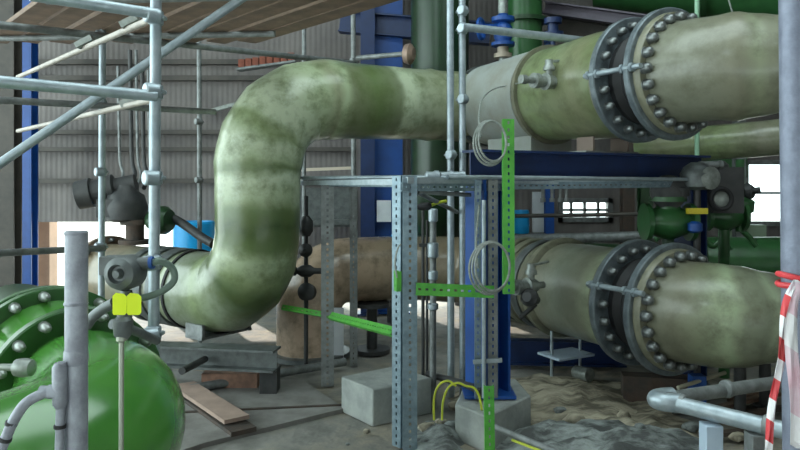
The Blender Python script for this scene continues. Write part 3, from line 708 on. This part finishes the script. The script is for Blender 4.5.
m = MB(); m.lathe(P(553,36,7.9), V((0,0,1)), [(0,.12),(.04,.12),(.04,.06),(.14,.06),(.14,.10),(.2,.1)], 16); m.cyl(G(553,7.9,2.6), P(553,36,7.9), .03); tag(m.build('gate_valve', navy), 'small navy valve behind the pale ledger, left of the upper flanges', 'valve')
# olive resin pipe behind upper right
m = MB(); m.sweep(dens(fillet([P(640,148,8.6), P(760,139,7.7), P(830,132,7.4)], [.5]), .1), .20, 32); tag(m.build('back_pipe', grp_red), 'olive resin pipe just below and behind the upper right pipe', 'pipe')
# green back header
hd = empty('header_pipe', P(740,262,8.2), 'dark green horizontal header behind the lower pipe at right', 'pipe')
m = MB(); m.sweep([P(690,262,8.3), P(840,263,7.9)], .30, 36); m.build('pipe_section', greenm, hd)
m = MB(); m.sweep([P(500,250,8.9), P(700,262,8.3)], .16, 28); m.build('branch', greend, hd)
m = MB(); m.lathe(P(692,262,8.3), V((1,0,0)), [(0,.2),(0,.36),(.05,.36),(.05,.2)], 30); m.build('flange', greend, hd)
m = MB(); m.sweep([P(505,240,8.2), P(655,236,7.8)], .06, 16); tag(m.build('back_pipe', galv_old), 'grey pipe line under the blue beam above the lower pipe', 'pipe')
m = MB(); m.sweep([P(515,216,8.7), P(650,214,8.4)], .025, 12); tag(m.build('back_pipe', brownst), 'thin brown pipe line above the grey one under the blue beam', 'pipe')
m = MB(); m.box(P(745,236,9.8), (.5,.2,.32)); tag(m.build('cabinet', mat('pale_green_box', (.30,.40,.28), .6)), 'pale green box under the bright window behind the green valves', 'cabinet')
m = MB(); m.box(P(724,165,10.4), (.6,.2,.38)); tag(m.build('steel_sheet', greenm), 'green sheet on the back wall left of the bright window', 'sheet')
m = MB(); m.box(P(540,212,10.3), (.22,.1,.6)); tag(m.build('cabinet', whitep), 'white box on the back wall right of the small cyan drum', 'cabinet')
# green valves at right
def gvalve(x, d, yb, sc_, label, extra):
    t = empty('green_valve', P(x,yb,d), label, 'valve'); c = P(x,yb,d)
    m = MB(); m.lathe(c-V((.26*sc_,0,0)), V((1,0,0)), [(0,.10),(0,.2),(.05,.2),(.05,.12),(.14,.16),(.26,.2),(.38,.16),(.47,.12),(.47,.2),(.52,.2),(.52,.1)] if sc_ == 1 else [(q*sc_, r*sc_) for q, r in [(0,.10),(0,.2),(.05,.2),(.05,.12),(.14,.16),(.26,.2),(.38,.16),(.47,.12),(.47,.2),(.52,.2),(.52,.1)]], 24); m.build('body', greenm, t)
    m = MB(); m.lathe(c+V((0,0,.1*sc_)), V((0,0,1)), [(0,.13*sc_),(.12*sc_,.12*sc_),(.12*sc_,.19*sc_),(.17*sc_,.19*sc_),(.17*sc_,.1*sc_),(.26*sc_,.08*sc_)], 20); m.build('bonnet', greenm, t)
    return t, c
t, c = gvalve(668, 6.05, 222, .82, 'green valve with a round dark head, behind the lower flanges', 0)
m = MB(); m.lathe(P(668,192,6.05), V((-.3,-1,0)), [(-.12,.12),(-.1,.15),(.08,.15),(.12,.10),(.14,.05)], 20); m.lathe(P(678,196,6.0), V((0,0,1)), [(0,.09),(.07,.1),(.1,.05)], 14); m.build('actuator', dark, t)
m = MB(); m.cyl(G(668,6.05,0), c, .05); m.build('stand', greend, t)
m = MB(); m.bar(P(687,211,5.9), P(707,211,5.9), .05, .05); m.build('indicator', mat('yellow_plate', (.6,.5,.03), .5), t)
m = MB(); m.lathe(P(695,233,5.9), V((0,0,1)), [(0,.03),(.02,.06),(.08,.06),(.1,.03)], 12); m.build('cap', bluep, t)
t, c = gvalve(724, 6.6, 216, .72, 'green flanged valve with a dark gearbox, just left of the bright window', 0)
m = MB(); m.box(P(723,190,6.4), (.28,.22,.42)); m.lathe(P(715,176,6.45), V((0,0,1)), [(-.1,.1),(.1,.12),(.14,.08)], 14); m.build('gearbox', dark, t)
m = MB(); m.lathe(P(721,199,6.28), V((0,-1,0)), [(0,.05),(0,.075),(.02,.075),(.03,.06)], 20); m.build('dial', castl, t)
m = MB(); m.torus(P(721,199,6.25), V((0,-1,.0)), .095, .022, 24, 8); m.build('handwheel', rubber, t)
m = MB(); m.cyl(G(724,6.6,0), c, .05); m.cyl(P(740,160,6.7), P(740,232,6.6), .04); m.lathe(P(740,215,6.63), V((0,0,1)), [(0,.06),(.03,.12),(.13,.13),(.18,.06)], 18); m.build('stand', greenm, t)
m = MB(); m.cyl(P(742,192,6.6), P(760,190,6.5), .03); m.lathe(P(742,192,6.6), V((1,0,0)), [(0,.06),(.05,.09),(.1,.06)], 14); m.build('spindle', dark, t)
t = empty('grey_actuator', P(697,190,5.95), 'rounded grey motor housing at the right end of the blue beam', 'actuator')
m = MB(); m.lathe(P(697,190,6.0), V((0,0,1)), [(0,.08),(.03,.13),(.14,.14),(.2,.11),(.24,.05)], 18); m.build('housing', greyc, t)
m = MB(); m.lathe(P(706,178,5.95), V((.3,-1,0)), [(-.05,.09),(.06,.1),(.08,.06)], 16); m.build('cover', castl, t)
m = MB(); m.lathe(P(699,165,6.05), V((1,0,0)), [(0,.035),(.17,.03),(.17,.04),(.2,.04)], 12); m.build('shaft', galv_old, t)
m = MB(); m.cyl(G(697,6.0,0), P(697,190,6.0), .03); m.build('stand', dark, t)
# small pipes tangle near the valves
for i, (pts, lab) in enumerate(((((700,236),(712,246),(722,240),(730,250)),'left'), (((655,240),(668,232),(690,240),(700,248)),'middle'), (((725,232),(735,226),(748,236),(756,246)),'right'))):
    m = MB(); m.sweep(smooth([P(x,y,7.4) for x, y in pts]), .03, 10); tag(m.build('small_pipe', greenm), lab+' one of three short curved green pipes below the green valves', 'pipe', 'small curved green pipes')
m = MB(); m.sweep(smooth([P(727,-6,6.9), P(731,8,6.9), P(735,24,6.9), P(736,60,6.9)]), .008, 8); tag(m.build('hanging_cable', cable), 'thin pale cable hanging behind the upper right pipe', 'cable')

# bricks on the wall shelf & items
m = MB(); m.bar(P(238,70,9.9), P(296,62,9.9), .2, .03); tag(m.build('shelf', galv_old), 'tilted shelf behind the green bend holding a row of bricks', 'shelf')
for i in range(8):
    m = MB(); f = (i+.5)/8; m.box(P(239+56*f, 66.0-7.6*f, 9.88)+V((0,0,.02)), (.085,.16,.11)); tag(m.build('brick', brick), 'small red brick in the row on the tilted shelf behind the green bend', 'brick', 'red bricks on the tilted shelf')
m = MB(); m.bar(P(207,112,10.35), P(240,103,10.35), .08, .05); tag(m.build('pipe_bracket', castl), 'pale bar bracket on the wall left of the green bend', 'bracket')
m = MB(); m.box(P(384,211,9.75), (.2,.05,.3)); tag(m.build('notice_board', whitep), 'small white panel fixed to the broad blue column', 'panel')
for i, (x, wd, c_) in enumerate(((330,.7,.30),(175,.5,.3))):
    pass
m = MB(); m.box(P(327,207,9.9), (.75,.3,.55)); m.bar(P(300,222,9.7), P(352,222,9.7), .1, .07); tag(m.build('wall_unit', greyc), 'grey unit on the back wall between the bend and the broad blue column', 'cabinet')
m = MB(); m.bar(P(270,171,9.4), P(352,168,9.4), .06, .04); tag(m.build('rail', mat('pale_rail', (.6,.52,.42), .5)), 'pale thin rail above the grey wall unit', 'rail')  # even pale tan rail colour

# ================================================================ SLOTTED FRAME & TRAYS
fr = empty('strut_frame', G(404,4.8,0), 'open frame of slotted grey steel channel in front of the lower pipe', 'frame')
def chan(name, a, b, w, dep, out, m, t=None, lab=None):
    mb = MB(); mb.slotted(a, b, w, dep, out); o = mb.build(name, m, t)
    if lab: o['label'] = lab
    return o
fy = V((0,-1,0)); fxl = V((-1,-.35,0)); P1 = G(410,4.8,0); zt = 1.90
chan('post', P1, P1+V((0,0,zt)), .10, .045, V((.05,-1,0)), strutm, fr)
chan('post', G(396.5,4.86,0), G(396.5,4.86,zt), .085, .045, V((-.7,-.7,0)), strutm, fr)
chan('post', G(327.5,6.3,0), G(327.5,6.3,zt-.02), .115, .05, V((.1,-1,0)), galv_old, fr)
chan('post', G(353.5,7.0,0), G(353.5,7.0,zt), .075, .05, fy, galv_old, fr)
chan('post', G(478,5.10,.26), G(478,5.10,zt), .045, .04, fy, strutm, fr)
chan('post', G(493,5.12,.26), G(493,5.12,zt), .07, .04, fy, galv_old, fr)
def rail(xa, ya, da, xb, yb, db, w, out=fy, m=strutm): chan('rail', P(xa,ya,da), P(xb,yb,db), w, .04, out, m, fr)
rail(402,187,4.76, 505,187,5.3, .06); rail(505,186,5.3, 690,184,6.0, .055)
rail(410,179,4.85, 296,181,6.9, .05, V((0,0,1)), galv); rail(410,184,4.85, 327,184,6.35, .045, V((-.8,-.5,0)))
rail(327,183,6.3, 354,183,7.0, .05); rail(354,181,7.05, 500,180,7.1, .05)
rail(405,177.5,4.8, 510,178,5.35, .07, V((0,0,1)), galv); rail(510,178,5.35, 688,180,6.05, .07, V((0,0,1)), galv)
m = MB(); m.cyl(P(413,190,4.85), P(457,212,6.0), .018, None, 10); m.cyl(P(418,192,4.9), P(470,195,5.2), .016, None, 10); m.build('brace', galv_old, fr)
m = MB(); m.cyl(P(300,178,6.6), P(448,177,4.95), .017, None, 10); m.cyl(P(448,177,4.95), P(690,179.5,5.95), .017, None, 10); m.build('conduit', galv, fr)
for x, d in ((432,5.0),(446,5.05),(458,5.1)):
    m = MB(); m.lathe(P(x,176,d)-V((.05,0,0)), V((1,0.2,0)), [(0,.02),(.01,.032),(.06,.032),(.07,.04),(.1,.04)], 12); m.build('clamp', galv, fr)
for x in (543,552,560,566): m = MB(); m.cyl(P(x,186,5.55), P(x,202,5.55), .014, None, 8); m.lathe(P(x,202,5.55), V((0,0,1)), [(0,.022),(.03,.022)], 8); m.build('hanger', galv_old, fr)
# green trays
gt = lambda a, b, w, out, lab: tag(chan('cable_tray', a, b, w, .03, out, traym), lab, 'cable tray')
gt(P(509,294,4.9), P(508.5,119,4.9), .082, V((.1,-1,0)), 'upright bright green perforated tray rising past the upper pipe')
gt(P(416,289,4.75), P(494,292,4.85), .085, V((.05,-1,.15)), 'level green perforated tray joining the front post and the green upright')
gt(P(395.5,291,4.72), P(395.5,271,4.72), .06, fxl, 'short green tray stub clipped on the front post')
gt(P(330,315,6.2), P(393,331,4.9), .065, V((.1,-1,.4)), 'green tray sloping across from the rear post to the front post')
gt(P(490,456,4.55), P(489,386,4.55), .066, fy, 'short green tray standing before the cut concrete plinth')
gt(P(282,307,6.6), P(328,315,6.35), .05, V((.1,-1,.4)), 'faded green tray end reaching left past the rear post')
# cable coils
def coil(c, nrm, R, sx, sy, label, tail):
    t = empty('cable_coil', c-V((0,0,R*sy)), label, 'cable'); 
    for k in range(3):
        m = MB(); m.torus(c+V((.008*k-.008,-.012*k,.006*k)), nrm+V((.06*(k-1),0,.05*k)), R*(1-.05*k), .008, 36, 8, sx, sy); m.build('loop', cable, t)
    m = MB(); m.sweep(smooth(tail), .007, 8); m.build('tail', cable, t)
coil(P(491,143,4.8), V((.35,-1,0)), .155, .78, 1.0, 'upper grey cable coil hung at the green upright', [P(481,137,4.8), P(479,118,5.0), P(482,100,5.6), P(492,90,6.3), P(505,86,6.6), P(535,80,6.1)])
coil(P(491,268,4.75), V((.5,-1,0)), .19, .85, .95, 'lower grey cable coil above the level green tray', [P(478,268,4.75), P(476,250,4.85), P(477,228,4.95), P(479,205,5.0)])
m = MB(); m.sweep(smooth([P(397,278,4.65), P(395,262,4.66), P(398,248,4.68), P(401,244,4.69)]), .006, 8); tag(m.build('cable_loop', cable), 'thin cable loop rising from the short green stub', 'cable')
# conduits, thin verticals
cdt = empty('drain_pipe', G(433,5.7,0), 'grey standpipe with fittings left of the centre scaffold uprights, behind the frame', 'pipe')
m = MB(); m.cyl(G(433,5.7,0), P(433,215,5.7), .027); m.build('tube', galv_old, cdt)
for y, h, r in ((222,.1,.04),(258,.12,.045),(280,.07,.04),(310,.05,.045)): MB().lathe(P(433,y,5.7), V((0,0,1)), [(0,.03),(.01,r),(h,r),(h+.01,.03)], 14).build('fitting', galv, cdt)
cb = empty('sensor_lead', P(417,207,5.4), 'black sensor with a yellow banded lead by the top of the frame', 'cable')
m = MB(); m.lathe(P(416,207,5.3), V((1,.1,.06)), [(0,.015),(.04,.03),(.1,.03),(.12,.015)], 12); m.build('sensor', rubber, cb)
m = MB(); m.sweep(smooth([P(430,206,5.35), P(437,203,5.4), P(446,201,5.5)]), .012, 8); m.build('lead', yelw, cb)
m = MB(); m.cyl(G(423,6.2,0), P(423,210,6.2), .015); m.cyl(G(427,6.3,0), P(427,220,6.3), .012); m.bar(P(419,245,6.2), P(430,245,6.2), .04, .03); tag(m.build('drain_pipe', dark), 'pair of thin black tubes right of the front post', 'pipe')
m = MB(); m.cyl(G(468,6.9,0), P(468,300,6.9), .03); tag(m.build('drain_pipe', rust), 'brown tube standing left of the blue column', 'pipe')
cn = MB(); cn.cyl(P(484,398,5.0), P(484,200,5.03), .016, None, 12); cn.bar(P(473,362,5.05), P(502,360,5.05), .02, .03); tag(cn.build('conduit', galv), 'pale conduit clamped up the front of the blue column', 'conduit')
# yellow wires
for i, (pts, lab) in enumerate(((((434,420),(434,398),(439,385),(448,381),(456,386)),'left arc'), (((442,420),(443,402),(448,388),(457,383),(466,386)),'middle arc'), (((466,386),(474,388),(479,396),(482,410)),'right arc'))):
    m = MB(); m.sweep(smooth([P(x,y,4.9) for x, y in pts]), .008, 8); tag(m.build('earth_wire', yelw), lab+' of yellow green earth wire beside the cut concrete plinth', 'wire', 'earth wires')
m = MB(); m.sweep(smooth([P(428,374,5.9), P(450,380,5.6), P(470,386,5.3), P(482,393,5.05)]), .03, 10); tag(m.build('floor_pipe', dark), 'black hose sagging behind the yellow wires', 'hose')
hz = empty('floor_conduit', P(500,428,4.6), 'pale conduit lying from the green tray towards the bottom edge, with a dotted yellow wire', 'conduit')
m = MB(); m.cyl(P(494,427,4.7), P(580,462,4.3), .022, None, 12); m.build('tube', galv_old, hz)
m = MB(); m.sweep([P(512,440,4.6), P(575,464,4.3)], .009, 8); m.build('wire', yelw, hz)

# ================================================================ FLOOR THINGS
def solid(name, corners_bot, h, m, label, cat, bevel=.012, top=None):
    mb = MB(); n = len(corners_bot); top = top or [c+V((0,0,h)) for c in corners_bot]
    a = [mb.bm.verts.new(c) for c in corners_bot]; b = [mb.bm.verts.new(c) for c in top]
    mb.face(a[::-1], 0, None, False); mb.face(b, 0, None, False)
    for k in range(n): mb.face([a[k], a[(k+1)%n], b[(k+1)%n], b[k]], 0, None, False)
    return tag(mb.build(name, m, None, bevel), label, cat)
solid('concrete_block', [G(341,5.66,-.02), G(373,5.30,-.02), G(432,5.62,-.02), G(396,6.0,-.02)], .29, conc, 'grey concrete block left of the front slotted post', 'block')
solid('concrete_plinth', [G(455,5.05,-.02), G(486,4.78,-.02), G(531,5.25,-.02), G(516,5.7,-.02), G(468,5.75,-.02)], .26, conc, 'cut concrete plinth under the blue column', 'block')
def mound(c, sx, sy, h, m, name, label, seed, cat='heap', fr_=3, n=34):
    mb = MB(); vv = []
    for j in range(n+1):
        row = []
        for i in range(n+1):
            x, y = -1+2*i/n, -1+2*j/n; r = math.hypot(x, y); k = max(0, 1-r*r); k = k*k*(3-2*k) if k < 1 else 1
            p = V((x*sx, y*sy, 0)); z = k*h*(1+.5*noise.noise(p*fr_+V((seed,0,0))))+k*.05*noise.noise(p*9+V((0,seed,0)))
            row.append(mb.bm.verts.new(c+V((x*sx, y*sy, z-.045))))
        vv.append(row)
    for j in range(n):
        for i in range(n): mb.face([vv[j][i], vv[j][i+1], vv[j+1][i+1], vv[j+1][i]])
    return tag(mb.build(name, m), label, cat)
mound(G(565,6.0), 1.15, .75, .13, sand, 'sand_heap', 'low pale sand heap on the floor below the lower flanges', 3)
mound(G(600,4.95), .95, .55, .12, rubm, 'rubble_heap', 'grey heap of broken mortar at the bottom, right of the conduit', 8, fr_=5)
mound(G(437,5.0), .26, .5, .09, rubm, 'rubble_heap', 'small pale heap of rubble between the front post and the plinth', 5, fr_=6, n=20)
mound(G(648,5.3), .5, .6, .06, sand, 'sand_heap', 'thin brown spread of dirt in front of the rusty box section', 12)
pl = [('first','left of the front post foot')]
st = [(428,432,4.95,.06,'pale broken stone at the foot of the front post'),(446,440,4.8,.05,'pale stone lying left of the green tray foot'),(435,446,4.7,.04,'small stone at the bottom edge by the front post'),
 (455,408,5.6,.05,'stone behind the yellow wires'),(548,436,4.95,.09,'large grey lump beside the floor conduit'),(520,418,5.15,.06,'angular lump on the right corner of the plinth'),
 (575,425,5.2,.07,'grey lump in the middle of the mortar heap'),(640,432,4.9,.05,'lump at the right end of the mortar heap'),(610,446,4.7,.06,'lump on the bottom edge below the mortar heap'),
 (538,400,5.8,.05,'stone on the left flank of the sand heap'),(612,404,5.7,.05,'stone on the right flank of the sand heap'),(690,430,4.9,.05,'brown stone left of the white square post'),
 (738,440,4.8,.05,'stone right of the white square post'),(745,398,5.5,.05,'stone behind the far galvanised rail'),(677,412,5.3,.05,'stone under the rail corner'),(367,433,5.1,.025,'tiny stone below the concrete block'),(348,445,4.85,.014,'white chip on the floor at the bottom')]
st += [(524,442,4.9,.035,'small stone just right of the green tray foot'),(536,426,5,.045,'stone between the plinth and the mortar heap'),(590,436,5,.04,'small stone on the near side of the mortar heap'),
 (560,414,5,.05,'dark lump at the back left of the mortar heap'),(625,418,5,.045,'lump at the back right of the mortar heap'),(655,444,4.8,.04,'stone at the bottom edge left of the white square post'),
 (452,428,4.8,.05,'grey stone in front of the yellow wires'),(441,424,5,.035,'small stone under the left yellow wire'),(425,444,4.8,.035,'small stone touching the front post foot at right')]
for i, (x, y, d, r, lab) in enumerate(st):
    z = .0; d0 = EYE*F/(y-HY)
    m = MB(); m.blob(G(x,d0,r*.45), r, 1.2, 1.0, .75, 2, .5, 1.6, i); tag(m.build('stone', rubm if i % 3 else sand), lab, 'stone', None)
m = MB(); m.cyl(G(576,6.35,.12), G(590,6.2,.13), .06, None, 18); tag(m.build('pipe_offcut', castl), 'short pale pipe offcut on top of the sand heap', 'offcut')
m = MB(); m.bar(G(622,5.85,.12), G(690,5.75,.12), .16, .24); tag(m.build('box_section', rust), 'rusty brown box section on the floor below the lower flange', 'steel section')
for xa, xb, d, z, lab in ((678,725,5.45,.24,'upper pale stick lying across the rusty box section'),(690,728,5.3,.17,'lower pale stick beside the rusty box section')):
    m = MB(); m.cyl(G(xa,d,z), G(xb,d+.25,z+.05), .016, None, 10); tag(m.build('stick', mat('stick_%d' % xa, (.5,.48,.36), .7)), lab, 'stick')
m = MB(); m.box(G(697,5.6,.15), (.11,.1,.30)); tag(m.build('blue_block', bluep), 'small blue block on the floor under the lower pipe at right', 'block')
for x, d, lab in ((740,5.5,'left'),(765,5.75,'right')):
    m = MB(); m.cyl(G(x,d,0), G(x,d,.56), .045, None, 14); m.lathe(G(x,d,0), V((0,0,1)), [(0,.09),(.02,.09),(.02,.05)], 14); tag(m.build('pipe_prop', dark), lab+' one of two dark props under the lower right pipe', 'support')
for i, (x, y, dx, dy, L) in enumerate(((715,412,1,.5,.7),(745,418,1,.35,.6),(730,404,1,.6,.8),(700,440,1,.2,.5))):
    d0 = EYE*F/(y-HY); a = G(x,d0,.03); m = MB(); m.bar(a, a+V((dx,dy,.02))*L, .06, .03); tag(m.build('timber_offcut', rust if i % 2 else wood),
     ['dark timber strip under the far galvanised rail','dark strip under the right end of the front rail','timber strip deepest behind the far galvanised rail','dark strip at the foot of the white square post'][i], 'offcut')
# barrier rail right
rl = empty('guard_rail', G(710,4.1,0), 'low galvanised tube rail with a corner elbow on white square posts, bottom right', 'rail')
zr = .545; ce = P(660,401,4.15)
m = MB(); m.cyl(ce+V((.05,-.02,0)), P(790,432,3.72), .047, None, 24); m.build('front_tube', galv, rl)
m = MB(); m.cyl(ce+V((.05,.04,0)), P(800,379,4.75), .042, None, 24); m.build('back_tube', galv_old, rl)
m = MB(); m.sweep(smooth([ce+V((.11,-.04,0)), ce+V((.02,-.02,0)), ce+V((-.01,.03,0)), ce+V((.03,.07,0)), ce+V((.11,.09,.0))], 8), .055, 24); m.build('corner_elbow', galv, rl)
for p, q in ((ce+V((.10,-.04,0)), P(790,432,3.72)), (P(763,424,3.81), P(790,432,3.72)), (ce+V((.5,.24,.0)), ce+V((.9,.4,.0)))):
    d_ = (q-p).normalized(); MB().lathe(p, d_, [(0,.05),(.005,.056),(.03,.056),(.035,.05)], 22).build('joint_ring', galv_old, rl)
for x, d in ((711,3.98),(757,3.83)):
    m = MB(); m.box(G(x,d,.235), (.10,.10,.47)); m.build('square_post', whiteb if x < 740 else galv_old, rl, .006)
# floor tube + planks at left
m = MB(); m.cyl(G(180,6.0,.05), G(345,6.9,.07), .04, None, 14); tag(m.build('floor_tube', galv_old), 'dull tube lying on the floor in front of the trestle', 'tube')
m = MB(); m.cyl(G(182,5.6,.33), G(205,6.1,.30), .03); tag(m.build('floor_tube', dark), 'black tube end behind the green elbow', 'tube')
def plank(a, b, w, t, m, lab):
    mb = MB(); mb.bar(a, b, w, t); return tag(mb.build('plank', m), lab, 'plank')
plank(G(183,6.1,.075), G(237,5.2,.075), .20, .03, plankm, 'pale pinkish plank lying on the floor right of the green elbow')
plank(G(188,6.0,.025), G(244,5.08,.025), .20, .035, rust, 'dark plank under the pale pinkish one')
s = MB(); pts = [G(-80,3.6,-.03), G(205,4.9,-.03), G(345,5.65,-.03), G(300,6.5,-.03), G(150,6.9,-.03), G(-60,6.0,-.03)]
a = [s.bm.verts.new(p) for p in pts]; b_ = [s.bm.verts.new(p+V((0,0,.045))) for p in pts]
s.face(b_, 0, None, False)
for k in range(len(pts)): s.face([a[k], a[(k+1)%6], b_[(k+1)%6], b_[k]], 0, None, False)
tag(s.build('floor_slab', mat('slab', (.26,.255,.24), .85, 0, (.15,.14,.13), 3, .3, 14)), kind='structure')
m = MB(); m.bar(G(150,5.5,.01), G(345,5.72,.01), .03, .03)
tag(m.build('trim_8', rust), kind='structure')
# small dim clutter between the frame and the back
m = MB(); m.lathe(G(372,7.6,0), V((0,0,1)), [(0,.2),(.04,.2),(.04,.06),(.5,.06),(.5,.2),(.54,.2)], 16); tag(m.build('pipe_prop', dark), 'dark prop under the tan length of the lower pipe', 'support')
m = MB(); m.box(G(336,7.25,.27), (.16,.02,.55)); tag(m.build('white_board', whitep), 'white board standing by the tan pipe end, behind the rear post', 'board')

# ================================================================ LIGHT, CAMERA
wd = bpy.data.worlds.new('World'); sc.world = wd; wd.use_nodes = True
bg = wd.node_tree.nodes['Background']; bg.inputs[0].default_value = (.80,.97,.97,1); bg.inputs[1].default_value = 4.6
su = bpy.data.lights.new('sun', 'SUN'); su.energy = 8; su.angle = math.radians(1.5); su.color = (1,.93,.84)
so = bpy.data.objects.new('sun', su); COL.objects.link(so); so.rotation_euler = V((.45,-.80,-.42)).to_track_quat('-Z','Y').to_euler()
def lamp(n, loc, aim, sx, sy, e, c):
    l = bpy.data.lights.new(n, 'AREA'); l.shape = 'RECTANGLE'; l.size = sx; l.size_y = sy; l.energy = e; l.color = c
    q = bpy.data.objects.new(n, l); COL.objects.link(q); q.location = loc; q.rotation_euler = (V(aim)-V(loc)).to_track_quat('-Z','Y').to_euler()
lamp('added_fill_left', (-3.2,-2.5,6.6), (0,6,1), 1.3, 1.3, 75, (.80,.97,.97))  # unseen fill light added behind the camera, for highlights on the pipes
lamp('added_fill_right', (3.0,0.5,6.6), (1.5,5.5,1), 1.8, 1.8, 30, (.82,.98,.97))  # second unseen fill light, added high on the right
cam = bpy.data.cameras.new('camera'); cam.sensor_width = 36; cam.lens = F/800*36; cam.shift_y = -(225-HY)/800; cam.clip_start = .05
co = bpy.data.objects.new('camera', cam); COL.objects.link(co); co.location = (0,0,EYE); co.rotation_euler = (PI/2,0,0)
sc.camera = co
sc.view_settings.view_transform = 'Standard'; sc.view_settings.look = 'None'; sc.view_settings.gamma = 1; sc.view_settings.use_curve_mapping = False
sc.view_settings.exposure = 0
sc.cycles.max_bounces = 6
